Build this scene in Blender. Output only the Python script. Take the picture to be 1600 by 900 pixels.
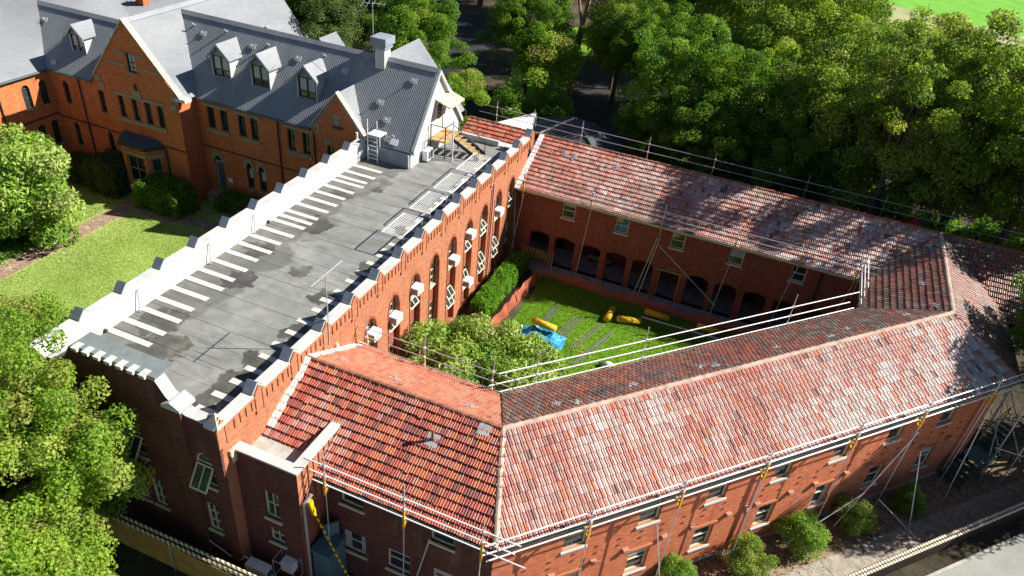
import bpy, math, random
import numpy as np
from mathutils import Vector, Matrix
R = math.radians
rnd = random.Random(7)
for o in list(bpy.data.objects): bpy.data.objects.remove(o)
SC = bpy.context.scene
COL = SC.collection
# ------------------------------------------------------------------ camera, sky, sun, exposure
cam = bpy.data.cameras.new('camera'); cam.lens = 26.1; cam.sensor_width = 36; cam.clip_start = .5; cam.clip_end = 900
CAM = bpy.data.objects.new('camera', cam); COL.objects.link(CAM)
yaw, pit, rol = R(-19.108), R(34.495), R(6.16)
fw = Vector((math.sin(yaw)*math.cos(pit), math.cos(yaw)*math.cos(pit), -math.sin(pit)))
rt = Vector((math.cos(yaw), -math.sin(yaw), 0)); up = rt.cross(fw)
r2 = rt*math.cos(rol)+up*math.sin(rol); u2 = up*math.cos(rol)-rt*math.sin(rol)
CAMP = Vector((14.55, -13.37, 27.06))
mm = Matrix((r2, u2, -fw)).transposed().to_4x4(); mm.translation = CAMP
CAM.matrix_world = mm
SC.camera = CAM
SUNV = Vector((4.38, 2.27, 3.89)).normalized()
W = bpy.data.worlds.new('World'); SC.world = W; W.use_nodes = True
wn = W.node_tree.nodes; wl = W.node_tree.links
sky = wn.new('ShaderNodeTexSky'); sky.sky_type = 'NISHITA'; sky.sun_disc = False
sky.air_density = .7; sky.dust_density = .2; sky.ozone_density = 1.5
sky.sun_elevation = math.asin(SUNV.z); sky.sun_rotation = math.atan2(SUNV.x, SUNV.y)
wl.new(sky.outputs[0], wn['Background'].inputs[0]); wn['Background'].inputs[1].default_value = .05
sl = bpy.data.lights.new('sun', 'SUN'); sl.energy = 5.0; sl.angle = R(.5); sl.color = (1, .95, .86)
SUN = bpy.data.objects.new('sun', sl); COL.objects.link(SUN); SUN.location = (0, 0, 60)
SUN.rotation_euler = (-SUNV).to_track_quat('-Z', 'Y').to_euler()
SC.view_settings.view_transform = 'Standard'; SC.view_settings.look = 'None'
SC.view_settings.exposure = 1.05; SC.view_settings.gamma = 1
SC.cycles.max_bounces = 6; SC.cycles.transparent_max_bounces = 6; SC.cycles.use_denoising = True
# ------------------------------------------------------------------ materials
class NT:
    def __init__(s, name):
        s.m = bpy.data.materials.new(name); s.m.use_nodes = True
        s.n = s.m.node_tree.nodes; s.l = s.m.node_tree.links; s.b = s.n['Principled BSDF']
    def nd(s, t, **k):
        x = s.n.new('ShaderNode'+t)
        for a, b in k.items(): setattr(x, a, b)
        return x
    def put(s, sock, val):
        if hasattr(val, 'is_output') or isinstance(val, bpy.types.NodeSocket): s.l.new(val, sock)
        else: sock.default_value = val
    def math(s, op, a, b=0., c=None):
        x = s.nd('Math', operation=op); s.put(x.inputs[0], a); s.put(x.inputs[1], b)
        if c is not None: s.put(x.inputs[2], c)
        return x.outputs[0]
    def noise(s, scale, det=3, rough=.55, vec=None, stretch=None):
        x = s.nd('TexNoise'); x.inputs['Scale'].default_value = scale; x.inputs['Detail'].default_value = det; x.inputs['Roughness'].default_value = rough
        v = vec or s.pos()
        if stretch:
            mp = s.nd('Mapping'); mp.inputs['Scale'].default_value = stretch; s.l.new(v, mp.inputs[0]); v = mp.outputs[0]
        s.l.new(v, x.inputs['Vector']); return x.outputs['Fac']
    def pos(s):
        if not hasattr(s, '_p'): s._p = s.nd('NewGeometry')
        return s._p.outputs['Position']
    def ramp(s, fac, *stops):
        x = s.nd('ValToRGB'); e = x.color_ramp.elements
        while len(e) < len(stops): e.new(.5)
        for i, (p, c) in enumerate(stops):
            e[i].position = p; e[i].color = (*c, 1) if len(c) == 3 else c
        s.put(x.inputs[0], fac); return x.outputs[0]
    def mix(s, fac, a, b, mode='MIX'):
        x = s.nd('Mix', data_type='RGBA', blend_type=mode)
        s.put(x.inputs[0], fac)
        for i, v in ((6, a), (7, b)):
            if isinstance(v, tuple): v = (*v, 1) if len(v) == 3 else v
            s.put(x.inputs[i], v)
        return x.outputs[2]
    def mr(s, v, a, b, c=0., d=1.):
        x = s.nd('MapRange'); x.interpolation_type = 'SMOOTHSTEP'
        for i, q in enumerate((v, a, b, c, d)): s.put(x.inputs[i], q)
        return x.outputs[0]
    def bump(s, h, st=.4, dist=.02):
        x = s.nd('Bump'); x.inputs['Strength'].default_value = st; x.inputs['Distance'].default_value = dist
        s.put(x.inputs['Height'], h); s.l.new(x.outputs[0], s.b.inputs['Normal'])
    def out(s, col, rough=.8, spec=.3, metal=0.):
        s.put(s.b.inputs['Base Color'], (*col, 1) if isinstance(col, tuple) and len(col) == 3 else col)
        s.put(s.b.inputs['Roughness'], rough); s.b.inputs['Specular IOR Level'].default_value = spec; s.b.inputs['Metallic'].default_value = metal
        return s.m
def lighten(c, k): return tuple(min(1, x*k) for x in c)
MATS = {}
def paint(name, col, rough=.55, spec=.3, metal=0., dirt=.25, sc=2.5):
    if name in MATS: return MATS[name]
    t = NT(name); f = t.noise(sc, 5, .65)
    c = t.ramp(f, (.3, lighten(col, 1-dirt)), (.6, col))
    t.bump(t.noise(25, 2), .08, .01)
    MATS[name] = t.out(c, rough, spec, metal); return MATS[name]
def wallvec(t):
    g = t.nd('NewGeometry'); sx = t.nd('SeparateXYZ'); t.l.new(g.outputs['True Normal'], sx.inputs[0])
    ps = t.nd('SeparateXYZ'); t.l.new(g.outputs['Position'], ps.inputs[0])
    u = t.math('SUBTRACT', t.math('MULTIPLY', ps.outputs[1], sx.outputs[0]), t.math('MULTIPLY', ps.outputs[0], sx.outputs[1]))
    c = t.nd('CombineXYZ'); t.l.new(u, c.inputs[0]); t.l.new(ps.outputs[2], c.inputs[1]); return c.outputs[0]
def brick(name, c1, c2, mortar, stain=.35):
    t = NT(name); v = wallvec(t)
    b = t.nd('TexBrick'); t.l.new(v, b.inputs['Vector']); b.inputs['Scale'].default_value = 1
    b.inputs['Brick Width'].default_value = .24; b.inputs['Row Height'].default_value = .086; b.inputs['Mortar Size'].default_value = .008
    b.inputs['Mortar Smooth'].default_value = .3; b.inputs['Bias'].default_value = -.1
    b.inputs['Color1'].default_value = (*c1, 1); b.inputs['Color2'].default_value = (*c2, 1); b.inputs['Mortar'].default_value = (*mortar, 1)
    n1 = t.noise(.5, 5, .65); n2 = t.noise(7, 3, .6, vec=v, stretch=(.5, 1.6, 1)); n3 = t.noise(1.1, 4, .6, vec=v, stretch=(1.4, .35, 1))
    c = t.mix(t.mr(n2, .35, .72), b.outputs['Color'], t.mix(.5, b.outputs['Color'], lighten(c2, .35)))
    c = t.mix(t.math('MULTIPLY', t.mr(n1, .45, .75), stain), c, lighten(c2, .4))
    c = t.mix(t.math('MULTIPLY', t.mr(n3, .56, .78), .3), c, (.32, .25, .2)); c = t.mix(t.math('MULTIPLY', t.mr(t.noise(.8, 6, .7, vec=v, stretch=(2.2, .3, 1)), .52, .74), .42), c, lighten(c2, .3))
    t.bump(t.math('ADD', t.math('MULTIPLY', b.outputs['Fac'], -1.), t.math('MULTIPLY', n2, .6)), .55, .012)
    return t.out(c, .9, .2)
M = {}
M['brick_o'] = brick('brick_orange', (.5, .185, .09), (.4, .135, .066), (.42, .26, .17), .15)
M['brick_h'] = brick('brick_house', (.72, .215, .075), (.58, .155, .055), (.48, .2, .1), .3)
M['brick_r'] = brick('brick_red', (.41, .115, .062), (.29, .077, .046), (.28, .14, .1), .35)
M['brick_c'] = brick('brick_sunny', (.68, .2, .09), (.53, .14, .066), (.44, .23, .14), .32)  # brighter copy of the red wing brick, sunlight put into its colour
M['brick_d'] = brick('brick_dark', (.19, .066, .048), (.12, .046, .038), (.13, .085, .07), .4)  # dark trim brick; on the front walls it puts shade into the colour
M['white'] = paint('white_paint', (.52, .52, .505), .55, .2, 0, .22, 1.1)
M['cream'] = paint('cream_paint', (.66, .6, .42), .5, .3, 0, .15)
M['stone'] = paint('sandstone', (.36, .29, .18), .9, .2, 0, .35, 5)
M['stonel'] = paint('pale_coping', (.6, .5, .38), .9, .2, 0, .5, 6)
M['grey_and_shade'] = paint('grey_paint_and_shade', (.25, .28, .33), .6, .3)  # grey paint, also the painted-in shade of the white eaves wall
M['concrete'] = paint('concrete', (.42, .4, .36), .9, .2, 0, .3, 3)
M['slabm'] = paint('slab_concrete', (.36, .32, .27), .9, .2, 0, .45, 3.5)
M['galv'] = paint('galvanised', (.62, .63, .66), .4, .5, .55, .2)
M['dull'] = paint('dull_tube', (.13, .13, .125), .6, .3)
M['alu'] = paint('white_tube', (.86, .86, .86), .35, .5, .1, .08)
M['yellow'] = paint('yellow_bracket', (.75, .38, .03), .5, .4)
M['black'] = paint('black_metal', (.03, .035, .04), .5, .4)
M['darkframe'] = paint('dark_frame', (.022, .035, .035), .45, .4)
M['gutter'] = paint('gutter_metal', (.055, .09, .085), .45, .5)
M['guttere'] = paint('gutter_cream', (.55, .48, .33), .5, .4)
M['pipe'] = paint('pink_pipe', (.62, .3, .27), .6, .3)
M['pipew'] = paint('white_pipe', (.75, .75, .75), .5, .3)
M['acw'] = paint('white_unit', (.8, .81, .82), .45, .4, 0, .08)
M['acg'] = paint('unit_grille', (.1, .11, .12), .6, .3)
M['capshade'] = paint('cap_shade_grey', (.17, .2, .24), .5, .3, 0, .25, 5)  # shade tone for the white merlon caps, put into the colour
M['lead'] = paint('lead_flashing', (.5, .5, .5), .5, .4, .2, .35, 8)
M['whiteflash'] = paint('white_flashing', (.78, .78, .77), .6, .3, 0, .25, 6)
M['timber'] = paint('pale_timber', (.5, .31, .14), .8, .2, 0, .35, 4)
M['fencet'] = paint('fence_timber', (.5, .3, .1), .8, .2, 0, .4, 2.5)
M['teal'] = paint('teal_metal', (.1, .17, .2), .5, .4, 0, .35)
M['green'] = paint('green_steel', (.02, .06, .05), .5, .4)
M['bark'] = paint('bark', (.13, .095, .065), .95, .1, 0, .6, 6)
M['barkp'] = paint('pale_bark', (.36, .23, .15), .95, .1, 0, .7, 3)
M['red'] = paint('red_plastic', (.55, .03, .02), .5, .4)
M['blue'] = paint('blue_plastic', (.02, .28, .52), .5, .4, 0, .45, 8)
M['yel'] = paint('yellow_roll', (.72, .46, .01), .6, .3, 0, .25, 9)
M['orange'] = paint('orange_mesh', (.78, .17, .09), .6, .3, 0, .1)
M['terra'] = paint('terracotta_cap', (.36, .15, .095), .85, .2, 0, .6, 2.6)
M['deck'] = paint('under_tile', (.06, .025, .018), .95, .1)
M['dark'] = paint('dark_room', (.012, .011, .01), .9, .1)
M['slate'] = paint('dark_slate', (.06, .075, .09), .6, .3)
M['blind'] = paint('window_blind', (.45, .46, .43), .7, .2, 0, .1)
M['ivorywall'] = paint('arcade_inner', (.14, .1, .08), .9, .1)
def glass():
    t = NT('window_glass'); n = t.noise(.7, 3)
    c = t.ramp(n, (.3, (.012, .016, .018)), (.7, (.05, .065, .07)))
    return t.out(c, .07, .6)
M['glass'] = glass()
def corr():
    t = NT('corrugated_steel'); n = t.noise(.35, 4, .6, stretch=(1.5, .4, .4)); n2 = t.noise(6, 3, .6, stretch=(2.5, .25, .25))
    c = t.ramp(t.math('ADD', t.math('MULTIPLY', n, .6), t.math('MULTIPLY', n2, .4)), (.3, (.17, .19, .22)), (.7, (.3, .31, .32)))
    return t.out(c, t.mr(n2, .3, .7, .55, .7), .12, .0)
M['corr'] = corr()
def bitumen():
    t = NT('roof_membrane')
    oi = t.nd('ObjectInfo'); ps = t.nd('SeparateXYZ'); t.l.new(t.pos(), ps.inputs[0]); x = ps.outputs[0]
    n = t.noise(1.3, 6, .65); nf = t.noise(14, 4, .7); ns = t.noise(1.1, 5, .6, stretch=(.45, 1.8, 1))
    base = t.ramp(t.math('ADD', t.math('MULTIPLY', n, .65), t.math('MULTIPLY', nf, .35)), (.28, (.15, .155, .15)), (.5, (.215, .22, .21)), (.75, (.31, .315, .295)))
    base = t.mix(t.math('MULTIPLY', t.mr(ns, .45, .75), .6), base, (.1, .098, .092)); base = t.mix(t.math('MULTIPLY', t.mr(t.noise(.33, 6, .7), .5, .68), .4), base, (.36, .36, .34))
    base = t.mix(t.math('MULTIPLY', oi.outputs['Random'], .25), base, (.14, .15, .145))
    # ponding stains along both gutters: dark tide-marked patches with their own shape
    nd = t.noise(.42, 3, .5); ne = t.math('MULTIPLY', t.math('SUBTRACT', nd, .5), 5.)
    left = t.mr(t.math('ADD', x, ne), -5.9, -6.15); right = t.mr(t.math('SUBTRACT', x, t.math('MULTIPLY', ne, .8)), -1.75, -1.6)
    st = t.math('MULTIPLY', t.math('MAXIMUM', left, right), .55); nb = t.math('MULTIPLY', t.math('SUBTRACT', t.noise(1.6, 4, .55), .5), 1.5)
    for (bx, by, br) in ((-5.75, 3.4, .95), (-6.3, 2.2, 1.1), (-7.0, 4.6, 1.0), (-6.3, 8.6, .75), (-7.2, 11.2, .8), (-6.3, 14.4, .95), (-7.0, 18.2, .7), (-5.7, 19.6, .4), (-2.2, 1.4, .75), (-1.9, 2.9, .9), (-2.2, 4.4, .6), (-1.7, 6.6, .7), (-2.3, 9.3, .55), (-1.6, 12.3, .7), (-2.2, 16.4, .5), (-1.6, 19.2, .6), (-4.4, 10.6, .5)):
        vd = t.nd('VectorMath', operation='DISTANCE'); t.l.new(t.pos(), vd.inputs[0]); vd.inputs[1].default_value = (bx, by, 6.94)
        st = t.math('MAXIMUM', st, t.mr(t.math('ADD', vd.outputs['Value'], nb), br+.06, br-.1))
    nl = t.noise(.8, 4, .6)
    wet = t.ramp(nl, (.35, (.035, .036, .036)), (.55, (.07, .068, .06)), (.72, (.16, .145, .115)))
    return_c = t.mix(t.math('MULTIPLY', st, .88), base, wet)
    t.bump(t.math('ADD', nf, n), .2, .01)
    return t.out(return_c, .85, .25)
M['bitumen'] = bitumen()
def stripm():
    t = NT('white_membrane_strip'); n = t.noise(3, 5, .7)
    return t.out(t.ramp(n, (.3, (.38, .34, .3)), (.55, (.6, .58, .55))), .65, .2)
M['strip'] = stripm()
def grass_m(name, a, b, c):
    t = NT(name); n = t.noise(.35, 4, .6); nf = t.noise(9, 4, .75)
    f = t.math('ADD', t.math('MULTIPLY', n, .6), t.math('MULTIPLY', nf, .4))
    col = t.ramp(f, (.32, a), (.5, b), (.68, c)); t.bump(nf, .9, .06)
    return t.out(col, .95, .1)
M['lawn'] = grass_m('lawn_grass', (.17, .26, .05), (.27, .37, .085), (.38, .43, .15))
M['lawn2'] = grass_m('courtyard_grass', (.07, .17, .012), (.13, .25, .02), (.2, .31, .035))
M['oval'] = grass_m('oval_grass', (.1, .3, .03), (.15, .38, .05), (.19, .42, .07))
M['drygrass'] = grass_m('dry_grass', (.22, .25, .1), (.33, .34, .17), (.42, .4, .23))
def soil():
    t = NT('leaf_litter_ground'); n = t.noise(.25, 4, .6); nf = t.noise(6, 5, .75)
    col = t.ramp(t.math('ADD', t.math('MULTIPLY', n, .5), t.math('MULTIPLY', nf, .5)), (.34, (.022, .02, .013)), (.5, (.055, .045, .03)), (.66, (.12, .1, .065)))
    t.bump(nf, .8, .05); return t.out(col, .95, .1)
M['soil'] = soil()
def asphalt():
    t = NT('asphalt'); nf = t.noise(20, 4, .7); n = t.noise(.6, 4)
    return t.out(t.ramp(t.math('ADD', t.math('MULTIPLY', n, .6), t.math('MULTIPLY', nf, .4)), (.3, (.016, .016, .018)), (.7, (.045, .044, .042))), .9, .2)
M['asphalt'] = asphalt()
def roadc():
    t = NT('pale_concrete_road'); nf = t.noise(16, 4, .7); n = t.noise(.5, 5, .6)
    return t.out(t.ramp(t.math('ADD', t.math('MULTIPLY', n, .6), t.math('MULTIPLY', nf, .4)), (.3, (.2, .2, .185)), (.7, (.34, .335, .31))), .9, .2)
M['roadc'] = roadc()
def paver():
    t = NT('brick_paving'); b = t.nd('TexBrick'); t.l.new(t.pos(), b.inputs['Vector']); b.inputs['Scale'].default_value = 1
    b.inputs['Brick Width'].default_value = .25; b.inputs['Row Height'].default_value = .125; b.inputs['Mortar Size'].default_value = .01
    b.inputs['Color1'].default_value = (.36, .24, .17, 1); b.inputs['Color2'].default_value = (.24, .15, .11, 1); b.inputs['Mortar'].default_value = (.12, .1, .07, 1)
    n = t.noise(3, 5, .7); c = t.mix(t.mr(n, .5, .7), b.outputs['Color'], (.47, .38, .29)); t.bump(b.outputs['Fac'], .3, .01)
    return t.out(c, .9, .2)
M['paver'] = paver()
def stripe(name, a, b, sc):
    t = NT(name); w = t.nd('TexWave'); w.wave_type = 'BANDS'; w.bands_direction = 'DIAGONAL'; w.inputs['Scale'].default_value = sc
    t.l.new(t.pos(), w.inputs['Vector']); f = t.mr(w.outputs['Fac'], .42, .58)
    return t.out(t.mix(f, a, b), .6, .3)
M['tiger'] = stripe('striped_sleeve', (.74, .7, .56), (.22, .15, .07), 2.6)
M['tape'] = stripe('striped_tape', (.75, .55, .04), (.02, .02, .015), 3.)
def tile_mat(attr):
    t = NT('roof_tile_'+('mass' if attr else 'single'))
    if attr:
        a = t.nd('Attribute'); a.attribute_name = 'Col'; c = a.outputs['Color']
    else:
        c = t.nd('ObjectInfo').outputs['Color']
    n = t.noise(9, 5, .7); n2 = t.noise(38, 3, .7)
    c = t.mix(t.math('MULTIPLY', t.mr(n, .5, .75), .55), c, (.09, .055, .045))
    c = t.mix(t.math('MULTIPLY', t.mr(n2, .55, .75), .3), c, (.42, .36, .3))
    t.bump(n2, .25, .01)
    return t.out(c, t.mr(n, .3, .7, .42, .68), .5)
M['tile_s'] = tile_mat(True); M['tile_o'] = tile_mat(False)
def leaf(name, hue_shift=(1, 1, 1), trans=.5, rough=.55):
    t = NT(name); a = t.nd('Attribute'); a.attribute_name = 'Col'
    c = t.mix(1., a.outputs['Color'], hue_shift, 'MULTIPLY')
    t.out(c, rough, .12)
    tr = t.nd('BsdfTranslucent'); t.l.new(t.mix(1., c, (1.25, 1.4, .5), 'MULTIPLY'), tr.inputs[0])
    ms = t.nd('MixShader'); ms.inputs[0].default_value = trans
    t.l.new(t.b.outputs[0], ms.inputs[1]); t.l.new(tr.outputs[0], ms.inputs[2])
    t.l.new(ms.outputs[0], t.n['Material Output'].inputs[0]); return t.m
M['leaf'] = leaf('foliage')
def netmat():
    t = NT('orange_net'); t.out((.8, .25, .15), .5, .3); tr = t.nd('BsdfTranslucent'); tr.inputs[0].default_value = (.85, .22, .1, 1); ms = t.nd('MixShader'); ms.inputs[0].default_value = .45
    t.l.new(t.b.outputs[0], ms.inputs[1]); t.l.new(tr.outputs[0], ms.inputs[2]); t.l.new(ms.outputs[0], t.n['Material Output'].inputs[0]); return t.m
M['netm'] = netmat(); M['leafg'] = leaf('glossy_foliage', (1.05, 1.05, .9), .3, .35)
# ------------------------------------------------------------------ mesh helpers
class MB:
    def __init__(s): s.v = []; s.f = []
    def add(s, vs, fs):
        o = len(s.v); s.v += [tuple(x) for x in vs]; s.f += [tuple(i+o for i in f) for f in fs]; return s
    def hexa(s, p): return s.add(p, [(0, 3, 2, 1), (4, 5, 6, 7), (0, 1, 5, 4), (1, 2, 6, 5), (2, 3, 7, 6), (3, 0, 4, 7)])
    def box(s, x0, x1, y0, y1, z0, z1):
        return s.hexa([(x0, y0, z0), (x1, y0, z0), (x1, y1, z0), (x0, y1, z0), (x0, y0, z1), (x1, y0, z1), (x1, y1, z1), (x0, y1, z1)])
    def fbox(s, F, u0, u1, w0, w1, z0, z1):
        return s.hexa([F(u0, w1, z0), F(u1, w1, z0), F(u1, w0, z0), F(u0, w0, z0), F(u0, w1, z1), F(u1, w1, z1), F(u1, w0, z1), F(u0, w0, z1)])
    def tube(s, a, b, r, r1=None, n=8, cap=True):
        a = Vector(a); b = Vector(b); r1 = r if r1 is None else r1; d = (b-a)
        if d.length < 1e-6: return s
        q = d.to_track_quat('Z', 'Y'); vs = []
        for c, rr in ((a, r), (b, r1)):
            for i in range(n):
                t = 2*math.pi*i/n; vs.append(c+q@Vector((rr*math.cos(t), rr*math.sin(t), 0)))
        fs = [(i, (i+1) % n, n+(i+1) % n, n+i) for i in range(n)]
        if cap: fs += [tuple(range(n-1, -1, -1)), tuple(range(n, 2*n))]
        return s.add(vs, fs)
    def path(s, pts, r, n=8):
        for a, b in zip(pts, pts[1:]): s.tube(a, b, r, n=n)
        return s
    def poly(s, pts): return s.add(pts, [tuple(range(len(pts)))])
    def prism(s, pts, vec):
        n = len(pts); vec = Vector(vec); t = [Vector(p)+vec for p in pts]
        return s.add(list(pts)+t, [tuple(range(n-1, -1, -1)), tuple(range(n, 2*n))]+[(i, (i+1) % n, n+(i+1) % n, n+i) for i in range(n)])
    def ball(s, c, rx, ry, rz, nu=10, nv=6):
        vs = [(c[0], c[1], c[2]-rz)]
        for j in range(1, nv):
            ph = -math.pi/2+math.pi*j/nv
            for i in range(nu):
                t = 2*math.pi*i/nu; vs.append((c[0]+rx*math.cos(ph)*math.cos(t), c[1]+ry*math.cos(ph)*math.sin(t), c[2]+rz*math.sin(ph)))
        vs.append((c[0], c[1], c[2]+rz)); fs = []
        for i in range(nu): fs.append((0, 1+(i+1) % nu, 1+i))
        for j in range(nv-2):
            for i in range(nu):
                a = 1+j*nu+i; b = 1+j*nu+(i+1) % nu; fs.append((a, b, b+nu, a+nu))
        T = len(vs)-1; o = 1+(nv-2)*nu
        for i in range(nu): fs.append((o+i, o+(i+1) % nu, T))
        return s.add(vs, fs)
    def mesh(s, name, mat, smooth=False):
        me = bpy.data.meshes.new(name); me.from_pydata(s.v, [], s.f); me.materials.append(mat)
        if smooth: me.polygons.foreach_set('use_smooth', [True]*len(me.polygons))
        return me
    def build(s, name, mat, parent=None, smooth=False):
        return link(name, s.mesh(name, mat, smooth), parent)
def wloc(o):
    v = Vector(o.location)
    return v
def link(name, me, parent=None):
    o = bpy.data.objects.new(name, me); COL.objects.link(o)
    if parent is not None: adopt(o, parent)
    return o
def adopt(o, parent):
    o.parent = parent; o.matrix_parent_inverse = Matrix.Translation(-PW(parent))
def PW(o):
    return Vector(o.location)           # parents are never rotated when world-space children are attached
def empty(name, loc): 
    o = bpy.data.objects.new(name, None); COL.objects.link(o); o.location = loc; o.empty_display_size = .3; return o
def tag(o, label, cat, group=None, kind=None):
    if label: o['label'] = label
    if cat: o['category'] = cat
    if group: o['group'] = group
    if kind: o['kind'] = kind
    return o
def thing(name, label, cat, loc, group=None): return tag(empty(name, loc), label, cat, group)
def struct(name, mb, mat, label=None):
    o = mb.build(name, mat); o['kind'] = 'structure'
    if label: o['label'] = label
    return o
def copytree(o, loc, rz=0, sc=None, label=None, parent=None):
    c = o.copy(); COL.objects.link(c)
    if parent is None:
        c.location = loc; c.rotation_euler = (0, 0, rz)
        if sc: c.scale = sc if isinstance(sc, tuple) else (sc,)*3
        if label: c['label'] = label
    else: c.parent = parent
    for k in o.children: copytree(k, None, parent=c)
    return c
def frame(o, d):
    """wall frame: o origin (x,y), d unit direction; outward normal is to the right of d"""
    d = Vector(d).normalized(); n = Vector((d.y, -d.x))
    def F(u, w, z): return (o[0]+d.x*u+n.x*w, o[1]+d.y*u+n.y*w, z)
    F.d = d; F.n = n; F.o = o
    return F
def archpts(u0, u1, zs, zt, kind, n=8):
    c = (u0+u1)/2; h = (u1-u0)/2; H = zt-zs; out = []
    for i in range(n+1):
        t = -1+2*i/n
        if kind == 'round': z = zs+H*math.sqrt(max(0, 1-t*t))
        elif kind == 'seg': z = zs+H*(1-t*t)
        else: z = zs+H*(math.sqrt(max(0, 1-((abs(t)+.55)/1.55)**2))/math.sqrt(1-(.55/1.55)**2))
        out.append((c+h*t, z))
    return out
def wall(mb, F, L, z0, z1, ops=(), depth=.22, prof=None, u_start=0., back=False):
    """front face at w=0 with real openings and reveals. ops: (u0,u1,za,zb,kind,archheight)"""
    prof = prof or [(u_start, z1), (L, z1)]
    def top(u):
        for (a, ha), (b, hb) in zip(prof, prof[1:]):
            if a-1e-6 <= u <= b+1e-6: return ha+(hb-ha)*(u-a)/max(1e-9, b-a)
        return z1
    us = sorted({round(x, 4) for x in [u_start, L]+[a for a, _ in prof]+[o[0] for o in ops]+[o[1] for o in ops]})
    zs = sorted({round(x, 4) for x in [z0]+[o[2] for o in ops]+[o[3] for o in ops]})
    for ua, ub in zip(us, us[1:]):
        um = (ua+ub)/2; lim = min(top(ua+1e-5), top(ub-1e-5)); zz = [z for z in zs if z < lim-1e-4]
        for i, za in enumerate(zz):
            zb = zz[i+1] if i+1 < len(zz) else None
            ym = (za+zb)/2 if zb is not None else za+.001
            if any(o[0]-1e-4 < um < o[1]+1e-4 and o[2] < ym < o[3] for o in ops): continue
            if zb is None: mb.poly([F(ua, 0, za), F(ub, 0, za), F(ub, 0, top(ub-1e-5)), F(ua, 0, top(ua+1e-5))])
            else: mb.poly([F(ua, 0, za), F(ub, 0, za), F(ub, 0, zb), F(ua, 0, zb)])
    for o in ops:
        u0, u1, za, zb = o[:4]; kind = o[4] if len(o) > 4 else None
        if kind:
            ap = archpts(u0, u1, zb-o[5], zb, kind)
            for (a, ha), (b, hb) in zip(ap, ap[1:]):
                mb.poly([F(a, 0, ha), F(b, 0, hb), F(b, 0, zb+.001), F(a, 0, zb+.001)])
                mb.poly([F(a, 0, ha), F(a, -depth, ha), F(b, -depth, hb), F(b, 0, hb)])
            zb = zb-o[5]
        else: mb.poly([F(u0, 0, zb), F(u0, -depth, zb), F(u1, -depth, zb), F(u1, 0, zb)])
        mb.poly([F(u0, 0, za), F(u0, -depth, za), F(u0, -depth, zb), F(u0, 0, zb)])
        mb.poly([F(u1, 0, za), F(u1, 0, zb), F(u1, -depth, zb), F(u1, -depth, za)])
        mb.poly([F(u0, 0, za), F(u1, 0, za), F(u1, -depth, za), F(u0, -depth, za)])
    return mb
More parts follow.
